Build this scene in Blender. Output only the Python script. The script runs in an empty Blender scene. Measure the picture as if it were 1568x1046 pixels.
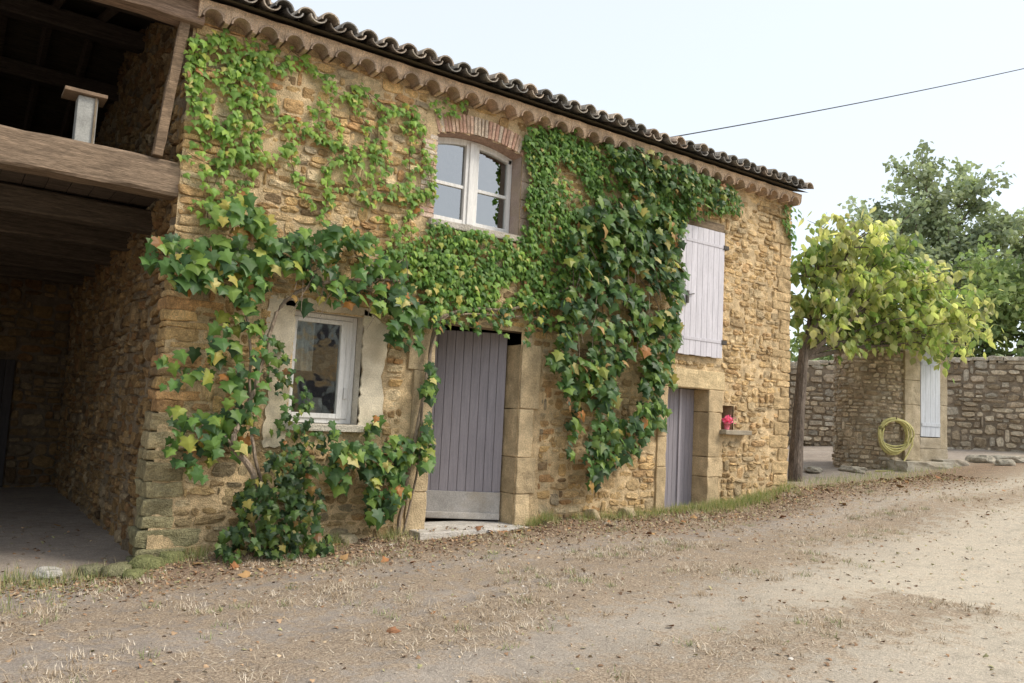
import bpy, bmesh, math, random
import numpy as np
from mathutils import Vector, Matrix, noise

rnd = random.Random(7)
rng = np.random.default_rng(7)
scene = bpy.context.scene
scene.view_settings.view_transform = 'Standard'
scene.view_settings.look = 'None'
scene.view_settings.exposure = 0

# ------------------------------------------------------------------ materials
def new_mat(name):
    m = bpy.data.materials.new(name); m.use_nodes = True
    nt = m.node_tree; nt.nodes.clear()
    return m, nt, nt.nodes, nt.links

def noise_node(N, L, coord, scale, detail=3, rough=0.6):
    n = N.new('ShaderNodeTexNoise'); n.inputs['Scale'].default_value = scale
    n.inputs['Detail'].default_value = detail; n.inputs['Roughness'].default_value = rough
    L.new(coord, n.inputs['Vector']); return n

def ramp(N, L, fac, stops):
    r = N.new('ShaderNodeValToRGB'); el = r.color_ramp.elements
    while len(el) < len(stops): el.new(0.5)
    for e, (p, c) in zip(el, stops):
        e.position = p; e.color = (c[0], c[1], c[2], 1) if hasattr(c, '__len__') else (c, c, c, 1)
    L.new(fac, r.inputs['Fac']); return r

def mixc(N, L, a, b, fac, mode='MIX'):
    m = N.new('ShaderNodeMix'); m.data_type = 'RGBA'; m.blend_type = mode
    for sock, v in ((m.inputs[0], fac), (m.inputs[6], a), (m.inputs[7], b)):
        if isinstance(v, (int, float)): sock.default_value = v
        elif isinstance(v, tuple): sock.default_value = (v[0], v[1], v[2], 1)
        else: L.new(v, sock)
    return m.outputs[2]

def mat_attr(name, rough=0.9, mott=(0.7, 1.25), s1=9, s2=60, bump=0.5, bdist=0.02, stain=None, stain_amt=0.0, spec=0.2, stretch=None):
    m, nt, N, L = new_mat(name)
    out = N.new('ShaderNodeOutputMaterial'); b = N.new('ShaderNodeBsdfPrincipled')
    L.new(b.outputs[0], out.inputs[0])
    tc = N.new('ShaderNodeTexCoord'); co = tc.outputs['Object']
    if stretch:
        mp = N.new('ShaderNodeMapping'); mp.inputs['Scale'].default_value = stretch
        L.new(co, mp.inputs['Vector']); co = mp.outputs[0]
    at = N.new('ShaderNodeAttribute'); at.attribute_name = 'Col'
    n1 = noise_node(N, L, co, s1, 3); n2 = noise_node(N, L, co, s2, 2, 0.7)
    r1 = ramp(N, L, n1.outputs['Fac'], [(0.3, mott[0]), (0.7, mott[1])])
    r2 = ramp(N, L, n2.outputs['Fac'], [(0.3, mott[0]), (0.7, mott[1])])
    c = mixc(N, L, at.outputs['Color'], r1.outputs[0], 1.0, 'MULTIPLY')
    c = mixc(N, L, c, r2.outputs[0], 1.0, 'MULTIPLY')
    if stain:
        n3 = noise_node(N, L, co, 1.3, 5, 0.65)
        r3 = ramp(N, L, n3.outputs['Fac'], [(0.45, 0.0), (0.65, stain_amt)])
        c = mixc(N, L, c, stain, r3.outputs[0])
    L.new(c, b.inputs['Base Color'])
    b.inputs['Roughness'].default_value = rough
    b.inputs['Specular IOR Level'].default_value = spec
    if bump > 0:
        add = N.new('ShaderNodeMath'); add.operation = 'ADD'
        L.new(n1.outputs['Fac'], add.inputs[0]); L.new(n2.outputs['Fac'], add.inputs[1])
        bp = N.new('ShaderNodeBump'); bp.inputs['Strength'].default_value = bump; bp.inputs['Distance'].default_value = bdist
        L.new(add.outputs[0], bp.inputs['Height']); L.new(bp.outputs[0], b.inputs['Normal'])
    return m

def mat_leaf(name, trans=0.35, rough=0.5, spec=0.35):
    m, nt, N, L = new_mat(name)
    out = N.new('ShaderNodeOutputMaterial'); b = N.new('ShaderNodeBsdfPrincipled')
    at = N.new('ShaderNodeAttribute'); at.attribute_name = 'Col'
    c = at.outputs['Color']
    L.new(c, b.inputs['Base Color']); b.inputs['Roughness'].default_value = rough
    b.inputs['Specular IOR Level'].default_value = spec
    if trans <= 0:
        L.new(b.outputs[0], out.inputs[0]); return m
    t = N.new('ShaderNodeBsdfTranslucent')
    tcx = mixc(N, L, c, (1.55, 1.65, 1.0), 1.0, 'MULTIPLY')
    L.new(tcx, t.inputs['Color'])
    mx = N.new('ShaderNodeMixShader'); mx.inputs[0].default_value = trans
    L.new(b.outputs[0], mx.inputs[1]); L.new(t.outputs[0], mx.inputs[2]); L.new(mx.outputs[0], out.inputs[0])
    return m

M_stone = mat_attr('rubble_stone', 0.92, (0.66, 1.27), 14, 75, 1.0, 0.024)
M_mortar = mat_attr('lime_mortar', 0.97, (0.68, 1.24), 7, 80, 1.0, 0.022)
M_ashlar = mat_attr('dressed_stone', 0.9, (0.72, 1.18), 6, 60, 0.8, 0.016, (0.32, 0.25, 0.15), 0.45)
M_brick = mat_attr('old_brick', 0.93, (0.75, 1.2), 20, 80, 0.6, 0.01)
M_tile = mat_attr('canal_tile', 0.92, (0.55, 1.35), 7, 45, 0.6, 0.012, (0.20, 0.19, 0.165), 0.75)
M_plaster = mat_attr('old_plaster', 0.95, (0.76, 1.12), 5, 70, 0.4, 0.012, (0.40, 0.33, 0.23), 0.65)
M_wood = mat_attr('aged_wood', 0.85, (0.6, 1.3), 3, 14, 0.6, 0.01, stretch=(1.0, 12, 12))
M_woodv = mat_attr('aged_wood_vertical', 0.8, (0.8, 1.15), 3, 14, 0.3, 0.004, stretch=(14, 14, 1.0))
M_paint = mat_attr('painted_wood', 0.6, (0.84, 1.08), 3, 25, 0.25, 0.003, stretch=(14, 14, 1.0), spec=0.3)
M_metal = mat_attr('iron', 0.6, (0.7, 1.2), 20, 80, 0.3, 0.003)
M_bark = mat_attr('bark', 0.95, (0.6, 1.3), 12, 50, 0.9, 0.02, stretch=(1, 1, 0.3))
M_plain = mat_attr('matte_small_things', 0.8, (0.8, 1.15), 8, 60, 0.3, 0.004)
M_leaf = mat_leaf('vine_leaf', 0.3, 0.45, 0.32)
M_leaf2 = mat_leaf('creeper_leaf', 0.35, 0.5, 0.3)
M_leaft = mat_leaf('tree_leaf', 0.5, 0.55, 0.3)
M_leafb = mat_leaf('distant_leaf', 0.25, 0.7, 0.15)
M_straw = mat_leaf('dry_straw', 0.0, 0.9, 0.1)

def mat_glass():
    m, nt, N, L = new_mat('window_glass')
    out = N.new('ShaderNodeOutputMaterial')
    g = N.new('ShaderNodeBsdfGlossy'); g.inputs['Roughness'].default_value = 0.03; g.inputs['Color'].default_value = (0.9, 0.92, 0.92, 1)
    t = N.new('ShaderNodeBsdfTransparent'); t.inputs['Color'].default_value = (0.72, 0.75, 0.73, 1)
    mx = N.new('ShaderNodeMixShader'); mx.inputs[0].default_value = 0.3
    tc = N.new('ShaderNodeTexCoord'); n = noise_node(N, L, tc.outputs['Object'], 3.0, 2)
    bp = N.new('ShaderNodeBump'); bp.inputs['Strength'].default_value = 0.2; bp.inputs['Distance'].default_value = 0.02
    L.new(n.outputs['Fac'], bp.inputs['Height']); L.new(bp.outputs[0], g.inputs['Normal'])
    L.new(t.outputs[0], mx.inputs[1]); L.new(g.outputs[0], mx.inputs[2]); L.new(mx.outputs[0], out.inputs[0])
    return m
M_glass = mat_glass()

# ------------------------------------------------------------------ mesh builder
class MB:
    def __init__(s): s.V = []; s.F = []; s.C = []; s.n = 0
    def add(s, V, F, col):
        V = np.asarray(V, float); k = len(V)
        s.V.append(V); o = s.n
        s.F.extend([tuple(i + o for i in f) for f in F])
        col = np.asarray(col, float)
        s.C.append(np.tile(col, (k, 1)) if col.ndim == 1 else col)
        s.n += k
    def build(s, name, mat, parent=None, smooth=False):
        V = np.concatenate(s.V); C = np.concatenate(s.C)
        return mk(name, V, s.F, C, mat, parent, smooth)

def mk(name, V, F, C, mat, parent=None, smooth=False):
    me = bpy.data.meshes.new(name)
    me.from_pydata(np.asarray(V).tolist(), [], F)
    at = me.color_attributes.new('Col', 'FLOAT_COLOR', 'POINT')
    C = np.asarray(C, float)
    if C.ndim == 1: C = np.tile(C, (len(V), 1))
    rgba = np.ones((len(V), 4)); rgba[:, :3] = C
    at.data.foreach_set('color', rgba.ravel().astype(np.float32))
    if smooth: me.polygons.foreach_set('use_smooth', [True] * len(me.polygons))
    me.materials.append(mat); me.update()
    ob = bpy.data.objects.new(name, me); scene.collection.objects.link(ob)
    if parent: ob.parent = parent
    return ob

def empty(name, loc=(0, 0, 0)):
    e = bpy.data.objects.new(name, None); scene.collection.objects.link(e); e.empty_display_size = 0.3
    return e

def rbox(mb, c, size, col, bev=0.01, rotz=0.0, jit=0.0, M=None, rotx=0, roty=0):
    bm = bmesh.new(); bmesh.ops.create_cube(bm, size=1.0)
    bmesh.ops.scale(bm, vec=size, verts=bm.verts)
    if bev > 0:
        bmesh.ops.bevel(bm, geom=list(bm.edges), offset=min(bev, min(size) * 0.4), segments=2, affect='EDGES', profile=0.6)
    if jit > 0:
        for v in bm.verts:
            v.co += Vector((rnd.uniform(-jit, jit), rnd.uniform(-jit, jit), rnd.uniform(-jit, jit)))
    T = Matrix.Translation(c) @ Matrix.Rotation(rotz, 4, 'Z') @ Matrix.Rotation(roty, 4, 'Y') @ Matrix.Rotation(rotx, 4, 'X')
    if M is not None: T = M @ T
    bm.transform(T); bm.verts.index_update()
    mb.add([v.co[:] for v in bm.verts], [[v.index for v in f.verts] for f in bm.faces], col); bm.free()

def bx(mb, x0, x1, y0, y1, z0, z1, col, bev=0.01, jit=0.0, M=None):
    rbox(mb, ((x0 + x1) / 2, (y0 + y1) / 2, (z0 + z1) / 2), (x1 - x0, y1 - y0, z1 - z0), col, bev, 0, jit, M)

def roughblock(mb, c, size, col, rotz=0.0, seed=0.0, amp=.02, rd=.014):
    """hand-dressed block: rounded arrises and slightly uneven faces"""
    bm = bmesh.new(); bmesh.ops.create_cube(bm, size=1.0)
    bmesh.ops.scale(bm, vec=size, verts=bm.verts)
    bmesh.ops.bevel(bm, geom=list(bm.edges), offset=min(rd, min(size) * .3), segments=2, affect='EDGES', profile=.6)
    big = [e for e in bm.edges if e.calc_length() > .09]
    bmesh.ops.subdivide_edges(bm, edges=big, cuts=4, use_grid_fill=True)
    for v in bm.verts:
        q = v.co * 8 + Vector((seed, seed * 2, 0))
        v.co += Vector((noise.noise(q), noise.noise(q + Vector((9, 0, 0))), noise.noise(q + Vector((0, 9, 0))) * .6)) * amp
    bm.transform(Matrix.Translation(c) @ Matrix.Rotation(rotz, 4, 'Z')); bm.verts.index_update()
    mb.add([v.co[:] for v in bm.verts], [[v.index for v in f.verts] for f in bm.faces], col); bm.free()

def tube(mb, pts, radii, col, n=7, bumpy=0.0):
    pts = [Vector(p) for p in pts]; V = []; F = []
    for i, p in enumerate(pts):
        a = pts[max(0, i - 1)]; b = pts[min(len(pts) - 1, i + 1)]
        d = (b - a).normalized()
        r = d.cross(Vector((0, 0, 1)) if abs(d.z) < 0.9 else Vector((1, 0, 0))).normalized(); u = r.cross(d)
        for k in range(n):
            t = 2 * math.pi * k / n
            rr = radii[i] * (1 + bumpy * rnd.uniform(-1, 1))
            V.append((p + r * math.cos(t) * rr + u * math.sin(t) * rr)[:])
    for i in range(len(pts) - 1):
        for k in range(n):
            F.append((i * n + k, i * n + (k + 1) % n, (i + 1) * n + (k + 1) % n, (i + 1) * n + k))
    F.append(tuple(range(n))[::-1]); F.append(tuple((len(pts) - 1) * n + k for k in range(n)))
    mb.add(V, F, col)

def smooth_path(pts, k=5):
    P = [Vector(p) for p in pts]; out = []
    for i in range(len(P) - 1):
        p0 = P[max(0, i - 1)]; p1 = P[i]; p2 = P[i + 1]; p3 = P[min(len(P) - 1, i + 2)]
        for j in range(k):
            t = j / k
            out.append(0.5 * ((2 * p1) + (p2 - p0) * t + (2 * p0 - 5 * p1 + 4 * p2 - p3) * t * t + (3 * p1 - p0 - 3 * p2 + p3) * t ** 3))
    out.append(P[-1]); return out

def gh(x, y):
    return np.interp(x, [-30, -6, 0, 2.5, 4.4, 6.5, 8.1, 9.5, 13.5, 15.5, 20, 30, 60, 400], [-0.3, -0.1, 0, .13, .21, .26, .38, .60, .80, 1.02, 1.28, 1.5, 2.0, 2.0])

# ------------------------------------------------------------------ rubble masonry
PAL = [((.69, .465, .215), 5), ((.70, .50, .265), 5), ((.51, .33, .155), 3), ((.50, .40, .26), 1.8), ((.58, .35, .165), 2.6), ((.76, .60, .37), 2.3), ((.34, .235, .13), 1.2)]
def pal():
    t = rnd.uniform(0, sum(w for _, w in PAL))
    for c, w in PAL:
        t -= w
        if t <= 0: return np.array(c)
    return np.array(PAL[0][0])

def layout(u0, u1, v0, topf, holes, hr, wr, tall=0.14, basef=None):
    out = []; v = v0; reserved = []
    while v < topf((u0 + u1) / 2) + 2.5:
        h = rnd.uniform(*hr) * (1.35 if rnd.random() < .12 else 1)
        nxt = []; u = u0 - rnd.uniform(0, .1)
        while u < u1:
            w = rnd.uniform(*wr) * (0.6 + 0.5 * h / hr[1])
            if rnd.random() < .15: w *= 1.5
            a, b = max(u, u0), min(u + w, u1); u += w
            c, d = v, v + h
            for (ra, rb) in reserved:
                if a < rb and b > ra:
                    if a < ra: b = ra
                    else: a = min(rb, b)
            if b - a < .035: continue
            if rnd.random() < tall:
                d = v + h * rnd.uniform(1.6, 2.0); nxt.append((a, b))
            ok = True
            for (x0, x1, z0, z1) in holes:
                ov = min(d, z1) - max(c, z0)
                if ov <= 0 or b <= x0 or a >= x1: continue
                if ov < .3 * (d - c):
                    if c < z0: d = z0
                    else: c = z1
                    continue
                if a >= x0 and b <= x1: ok = False; break
                if a < x0 and b > x1: b = x0
                elif a < x0: b = x0
                else: a = x1
                if b - a < .03: ok = False; break
            if not ok or c > topf((a + b) / 2): continue
            d = min(d, topf((a + b) / 2))
            if d - c < .02: continue
            if basef is not None and d < basef((a + b) / 2) - .05: continue
            out.append((a, b, c, d))
        reserved = nxt; v += h
    return out

def lay_stones(mb, rects, mapf, gap=.008, dep=(.008, .035), colf=None, nring=12, warp=.022, keep=None, vr=(.78, 1.12)):
    th = np.linspace(0, 2 * np.pi, nring, endpoint=False) + .13
    F = []
    for k in range(nring):
        k2 = (k + 1) % nring
        F.append((k, k2, nring + k2, nring + k)); F.append((nring + k, nring + k2, 2 * nring + k2, 2 * nring + k))
        F.append((2 * nring + k, 2 * nring + k2, 3 * nring))
    for (a, b, c, d) in rects:
        uc, vc = (a + b) / 2, (c + d) / 2
        if keep and not keep(uc, vc): continue
        g = gap * rnd.uniform(.5, 1.8)
        hu, hv = max((b - a) / 2 - g, .012), max((d - c) / 2 - g * .7, .009)
        e = rnd.uniform(.38, .85)
        cx = np.sign(np.cos(th)) * np.abs(np.cos(th)) ** e; sy = np.sign(np.sin(th)) * np.abs(np.sin(th)) ** e
        j = rng.uniform(.84, 1.07, nring)
        tilt = rnd.gauss(0, .05)
        U = cx * hu * j; Vv = sy * hv * j * rng.uniform(.84, 1.1, nring) + tilt * U
        dp = rnd.uniform(*dep); tu = rnd.uniform(-.3, .3) * dp; tv = rnd.uniform(-.4, .4) * dp
        ins = rnd.uniform(.7, .92)
        uu = np.concatenate([U, U * .985, U * ins, [0]]); vv = np.concatenate([Vv, Vv * .98, Vv * ins, [0]])
        dd = np.concatenate([np.full(nring, -.06), dp * .6 + tu * cx + tv * sy, dp + tu * cx + tv * sy + rng.uniform(-.35, .3, nring) * dp, [dp * 1.08]])
        u = uc + uu; v = vc + vv
        wz = warp * (noise.noise(Vector((uc * 1.1, vc * 2.1, 3.3)))) + warp * .6 * noise.noise(Vector((uc * 3.1, vc * 1.1, 9.3)))
        P = mapf(u, v + wz, dd)
        col = colf(uc, vc) if colf else pal()
        mb.add(P, F, col * rnd.uniform(*vr))

def backing(u0, u1, v0, v1, inside, mapf, step=.035, amp=.014, off=0.0, col=(.46, .36, .24), topf=None):
    nu = int((u1 - u0) / step) + 1; nv = int((v1 - v0) / step) + 1
    us = np.linspace(u0, u1, nu); vs = np.linspace(v0, v1, nv)
    UU, VV = np.meshgrid(us, vs, indexing='ij'); f = UU.ravel(); g = VV.ravel()
    n = np.array([noise.noise(Vector((a * 2.3, b * 2.3, 1))) * .9 + noise.noise(Vector((a * 11, b * 11, 4))) * .55 + noise.noise(Vector((a * 37, b * 37, 7))) * .3 for a, b in zip(f, g)])
    d = off + amp * n
    P = mapf(f, g, d)
    F = []
    for i in range(nu - 1):
        for k in range(nv - 1):
            uc = (us[i] + us[i + 1]) / 2; vc = (vs[k] + vs[k + 1]) / 2
            if inside and inside(uc, vc): continue
            if topf and vs[k] > topf(uc): continue
            F.append((i * nv + k, (i + 1) * nv + k, (i + 1) * nv + k + 1, i * nv + k + 1))
    C = np.tile(np.array(col), (len(f), 1)) * (1 + .3 * n)[:, None]
    return P, F, C

# ================================================================== FARMHOUSE
house = empty('stone_farmhouse')
WR = 9.45; DEP = 7.4; ZT = 5.22; PITCH = .28
def roofz(y): return 5.36 + PITCH * (min(y, DEP - y) + .36)

HOLES = {
 'door': (2.88, 4.11, 0.0, 2.58), 'lwin': (1.20, 1.98, 1.34, 2.52), 'uwin': (2.76, 3.98, 3.75, 4.90),
 'hatch': (6.87, 7.72, 2.54, 4.44), 'sdoor': (6.68, 7.55, 0.1, 2.07), 'niche': (7.87, 8.12, 1.49, 1.84)}
ARC = (3.37, 2.97); AR = 1.91; AH = 18.7
def in_hole(u, v):
    for k, (a, b, c, d) in HOLES.items():
        if a < u < b and c < v < d:
            if k == 'uwin' and v > 4.68 and math.hypot(u - ARC[0], v - ARC[1]) > AR: return False
            return True
    return False

quo = MB(); fh = []; sh_ = []; gh_ = []
z = -.1
while z < ZT:
    h = rnd.uniform(.10, .22) if z < 1.5 else rnd.uniform(.06, .13)
    h = min(h, ZT - z)
    w1 = rnd.uniform(.16, .5); w2 = rnd.uniform(.16, .45)
    if z < 1.3:
        k = max(0, 1 - z / 1.3) * .8 + .1
        col = np.array((.52, .41, .24)) * (1 - k) + np.array((.30, .29, .165)) * k
    else: col = pal() * .95
    col = col * rnd.uniform(.8, 1.15)
    bat = -.10 * max(0, 1 - z / 3.5)
    x0 = bat - rnd.uniform(-.01, .025); y0 = -rnd.uniform(.005, .04)
    roughblock(quo, ((x0 + w1) / 2, (y0 + w2) / 2, z + h / 2), (w1 - x0, w2 - y0, h - .006), col, rnd.uniform(-.03, .03), rnd.uniform(0, 50), .03, .022)
    fh.append((-1, w1, z, z + h)); sh_.append((-1, w2, z, z + h)); z += h
z = .3
while z < ZT:
    h = min(rnd.uniform(.10, .24), ZT - z); w1 = rnd.uniform(.16, .46); w2 = rnd.uniform(.2, .5)
    col = np.array((.68, .50, .275)) * rnd.uniform(.75, 1.12)
    roughblock(quo, (WR - w1 / 2 + .01, w2 / 2 - .015, z + h / 2), (w1 + .02, w2 + .03, h - .006), col, rnd.uniform(-.02, .02), rnd.uniform(0, 50), .026, .02)
    fh.append((WR - w1, WR + 1, z, z + h)); gh_.append((-1, w2, z, z + h)); z += h
quo.build('corner_quoins', M_stone, house, False)

fmap = lambda u, v, d: np.stack([u, -d, v], 1)
def fcol(u, v):
    c = pal()
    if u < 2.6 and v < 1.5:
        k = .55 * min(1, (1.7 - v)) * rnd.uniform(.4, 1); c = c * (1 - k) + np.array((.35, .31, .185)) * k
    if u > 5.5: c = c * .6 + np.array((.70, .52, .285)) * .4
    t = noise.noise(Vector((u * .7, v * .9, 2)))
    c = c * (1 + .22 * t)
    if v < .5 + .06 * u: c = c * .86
    return c
extra = [(2.50, 4.44, 0, 2.40), (2.8, 4.2, 2.4, 2.62), (.96, 2.28, 1.10, 2.60), (2.60, 4.10, 3.70, 4.70), (2.70, 4.05, 3.66, 3.76),
         (6.48, 6.70, .1, 2.07), (7.5, 7.88, .2, 2.07), (6.50, 7.90, 2.06, 2.36), (6.83, 7.80, 2.46, 4.62), (7.80, 8.50, 1.38, 1.50), (7.85, 8.14, 1.45, 1.88)]
def keepf(u, v):
    if in_hole(u, v): return False
    if v > 4.6 and math.hypot(u - ARC[0], v - ARC[1]) < AR + .25 and 2.60 < u < 4.14: return False
    return True
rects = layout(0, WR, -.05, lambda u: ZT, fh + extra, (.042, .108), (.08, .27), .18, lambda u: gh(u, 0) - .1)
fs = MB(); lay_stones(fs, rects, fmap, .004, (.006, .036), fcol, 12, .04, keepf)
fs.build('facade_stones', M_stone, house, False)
P, F, C = backing(-.02, WR, -.2, 5.4, in_hole, fmap, .03, .018, .007, (.66, .50, .295))
mk('facade_mortar', P, F, C, M_mortar, house, True)

smap = lambda u, v, d: np.stack([-d, u, v], 1)
stop = lambda u: roofz(u) - .06
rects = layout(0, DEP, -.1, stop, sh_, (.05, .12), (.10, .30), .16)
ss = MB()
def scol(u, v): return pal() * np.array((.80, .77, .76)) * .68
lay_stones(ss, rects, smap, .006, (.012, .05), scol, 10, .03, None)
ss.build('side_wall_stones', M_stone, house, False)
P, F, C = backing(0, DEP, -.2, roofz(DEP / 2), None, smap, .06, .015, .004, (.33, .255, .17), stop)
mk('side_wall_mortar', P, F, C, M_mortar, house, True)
gmap = lambda u, v, d: np.stack([WR + d, u, v], 1)
rects = layout(0, DEP, .3, stop, gh_, (.08, .18), (.15, .42), .16)
gs = MB(); lay_stones(gs, rects, gmap, .007, (.012, .04), None, 8, .03)
gs.build('gable_stones', M_stone, house, False)
P, F, C = backing(0, DEP, -.2, roofz(DEP / 2), None, gmap, .1, .012, .004, (.5, .4, .26), stop)
mk('gable_mortar', P, F, C, M_mortar, house, True)
BX = -6.5
bmap = lambda u, v, d: np.stack([u, DEP - d, v], 1)
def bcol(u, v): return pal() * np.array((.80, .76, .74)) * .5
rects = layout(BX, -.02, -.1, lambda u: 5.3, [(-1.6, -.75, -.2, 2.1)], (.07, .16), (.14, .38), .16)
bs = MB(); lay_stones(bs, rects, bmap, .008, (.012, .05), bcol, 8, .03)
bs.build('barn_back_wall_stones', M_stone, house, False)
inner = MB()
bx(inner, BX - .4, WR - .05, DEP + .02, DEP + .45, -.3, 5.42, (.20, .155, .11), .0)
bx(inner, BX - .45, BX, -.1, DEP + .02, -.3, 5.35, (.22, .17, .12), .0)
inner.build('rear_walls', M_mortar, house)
bd = MB()
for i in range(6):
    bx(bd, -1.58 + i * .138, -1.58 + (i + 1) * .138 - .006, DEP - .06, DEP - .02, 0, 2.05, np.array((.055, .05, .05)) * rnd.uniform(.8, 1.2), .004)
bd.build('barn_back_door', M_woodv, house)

lin = MB()
def wall_quad(mb, pts, col): mb.add(pts, [(0, 1, 2, 3)], col)
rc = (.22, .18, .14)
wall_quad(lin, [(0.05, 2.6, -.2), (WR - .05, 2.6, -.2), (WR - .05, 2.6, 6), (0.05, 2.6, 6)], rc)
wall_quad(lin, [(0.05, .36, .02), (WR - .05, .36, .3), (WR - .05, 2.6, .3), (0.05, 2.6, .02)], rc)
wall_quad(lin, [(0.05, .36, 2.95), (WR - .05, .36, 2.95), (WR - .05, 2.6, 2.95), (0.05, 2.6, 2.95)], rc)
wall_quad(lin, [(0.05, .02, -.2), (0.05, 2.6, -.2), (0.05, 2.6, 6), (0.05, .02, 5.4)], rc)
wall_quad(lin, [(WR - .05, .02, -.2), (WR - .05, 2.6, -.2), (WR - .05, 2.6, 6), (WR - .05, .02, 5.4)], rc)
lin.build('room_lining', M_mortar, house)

rv = MB()
def reveal(a, b, c, d, dep, col, sill=True, top=True):
    y0, y1 = .004, dep
    wall_quad(rv, [(a, y0, c), (a, y1, c), (a, y1, d), (a, y0, d)], col)
    wall_quad(rv, [(b, y0, c), (b, y1, c), (b, y1, d), (b, y0, d)], col)
    if top: wall_quad(rv, [(a, y0, d), (b, y0, d), (b, y1, d), (a, y1, d)], col)
    if sill: wall_quad(rv, [(a, y0, c), (b, y0, c), (b, y1, c), (a, y1, c)], col)
reveal(1.20, 1.98, 1.34, 2.52, .34, (.66, .61, .52))
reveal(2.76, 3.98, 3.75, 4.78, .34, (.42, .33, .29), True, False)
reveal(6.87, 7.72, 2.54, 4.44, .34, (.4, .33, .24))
reveal(7.87, 8.12, 1.49, 1.84, .28, (.45, .35, .22))
wall_quad(rv, [(7.87, .28, 1.49), (8.12, .28, 1.49), (8.12, .28, 1.84), (7.87, .28, 1.84)], (.3, .23, .15))
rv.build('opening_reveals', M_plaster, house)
rv2 = MB(); n = 16; V = []; F = []
for i in range(n + 1):
    t = math.radians(-AH - .3 + 2 * (AH + .3) * i / n)
    for y in (.004, .34): V.append((ARC[0] + AR * math.sin(t), y, ARC[1] + AR * math.cos(t)))
for i in range(n): F.append((2 * i, 2 * i + 1, 2 * i + 3, 2 * i + 2))
rv2.add(V, F, (.40, .27, .21)); rv2.build('arch_soffit', M_brick, house)

ash = MB()
AC = np.array((.66, .50, .29))
def stack(x0, x1, y0, y1, z0, z1, n, alt=.0, grey=0.0):
    hs = np.array([rnd.uniform(.5, 1.5) for _ in range(n)]); hs = hs / hs.sum() * (z1 - z0); z = z0
    for i, h in enumerate(hs):
        e = alt * (i % 2) * rnd.uniform(.6, 1)
        xa, xb = (x0, x1 + e)
        if alt < 0: xa, xb = x0 + e, x1
        c = (AC * (1 - grey) + np.array((.50, .44, .33)) * grey) * rnd.uniform(.82, 1.08)
        roughblock(ash, ((xa + xb) / 2, (y0 + y1) / 2 - rnd.uniform(0, .01), z + h / 2), (xb - xa, y1 - y0, h - .005), c, 0, rnd.uniform(0, 50), .012, .014); z += h
stack(4.11, 4.32, -.03, .34, .05, 2.42, 4, .12, .2)
stack(2.62, 2.88, -.03, .34, .0, 2.42, 4, -.12, .3)
stack(7.55, 7.80, -.03, .34, .15, 2.065, 4, .08, .15)
stack(6.50, 6.68, -.03, .34, .15, 2.065, 3, 0, .1)
roughblock(ash, (7.19, .15, 2.205), (1.38, .38, .27), (.70, .55, .32), 0, 3, .012)
bx(ash, 2.60, 4.40, -.005, .34, 2.585, 2.80, (.36, .28, .19), .018, .004)
bx(ash, 2.70, 4.02, -.07, .34, 3.67, 3.752, (.50, .46, .40), .014, .004)
bx(ash, 1.12, 2.04, -.07, .34, 1.27, 1.345, (.58, .53, .44), .014, .004)
roughblock(ash, (8.10, -.05, 1.452), (.60, .20, .07), (.38, .34, .27), 0, 7, .012)
for i in range(4):
    bx(ash, 3.985, 4.12 + .05 * (i % 2), -.02, .34, 3.76 + i * .235, 3.76 + (i + 1) * .235 - .008, np.array((.42, .33, .29)) * rnd.uniform(.85, 1.1), .012, .004)
roughblock(ash, (3.42, .10, .13), (1.5, .74, .18), (.60, .57, .52), .02, 11, .012)
bx(ash, 6.6, 7.6, -.06, .45, .1, .30, (.46, .42, .36), .02, .006)
ash.build('dressed_stones', M_ashlar, house)

br = MB()
nb = 25
for i in range(nb):
    t = math.radians(-AH + 2 * AH * (i + .5) / nb)
    c = np.array(rnd.choice([(.54, .34, .25), (.60, .42, .31), (.50, .31, .23), (.64, .52, .40)])) * rnd.uniform(.85, 1.1)
    R = AR + .115
    M = Matrix.Translation((ARC[0] + R * math.sin(t), .16, ARC[1] + R * math.cos(t))) @ Matrix.Rotation(t + rnd.gauss(0, .012), 4, 'Y')
    rbox(br, (0, 0, 0), (.040, .36, .22), c, .006, 0, .005, M)
z = 3.76
while z < 4.70:
    c = np.array(rnd.choice([(.56, .38, .30), (.62, .48, .38), (.62, .53, .43)])) * rnd.uniform(.85, 1.1)
    w = rnd.choice([.1, .19]); bx(br, 2.76 - w, 2.76, -.015, .3, z, z + .05, c, .006, .004); z += .062
br.build('brick_arch', M_brick, house)

def patch(mb, poly, y, th, col, jit=.02):
    pts = []
    for i in range(len(poly)):
        a, b = poly[i], poly[(i + 1) % len(poly)]
        L = math.dist(a, b); k = max(1, int(L / .05))
        for s in range(k):
            t = s / k; pts.append((a[0] + (b[0] - a[0]) * t + rnd.uniform(-jit, jit), a[1] + (b[1] - a[1]) * t + rnd.uniform(-jit, jit)))
    n = len(pts)
    V = [(p[0], y, p[1]) for p in pts] + [(p[0], y - th, p[1]) for p in pts]
    F = [tuple(range(n, 2 * n))] + [(i, (i + 1) % n, n + (i + 1) % n, n + i) for i in range(n)]
    mb.add(V, F, col)
pp = MB()
patch(pp, [(.97, 1.08), (1.20, 1.12), (1.20, 2.60), (.94, 2.62), (.9, 2.2), (.99, 1.8)], .0, .03, (.72, .63, .47), .018)
patch(pp, [(1.985, 1.28), (2.28, 1.42), (2.22, 1.9), (2.30, 2.42), (2.1, 2.52), (1.985, 2.6)], .0, .03, (.74, .66, .50), .018)
patch(pp, [(1.1, 2.53), (2.05, 2.53), (2.1, 2.62), (1.1, 2.64)], .0, .03, (.58, .48, .34), .014)
pp.build('window_plaster', M_plaster, house)

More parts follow.
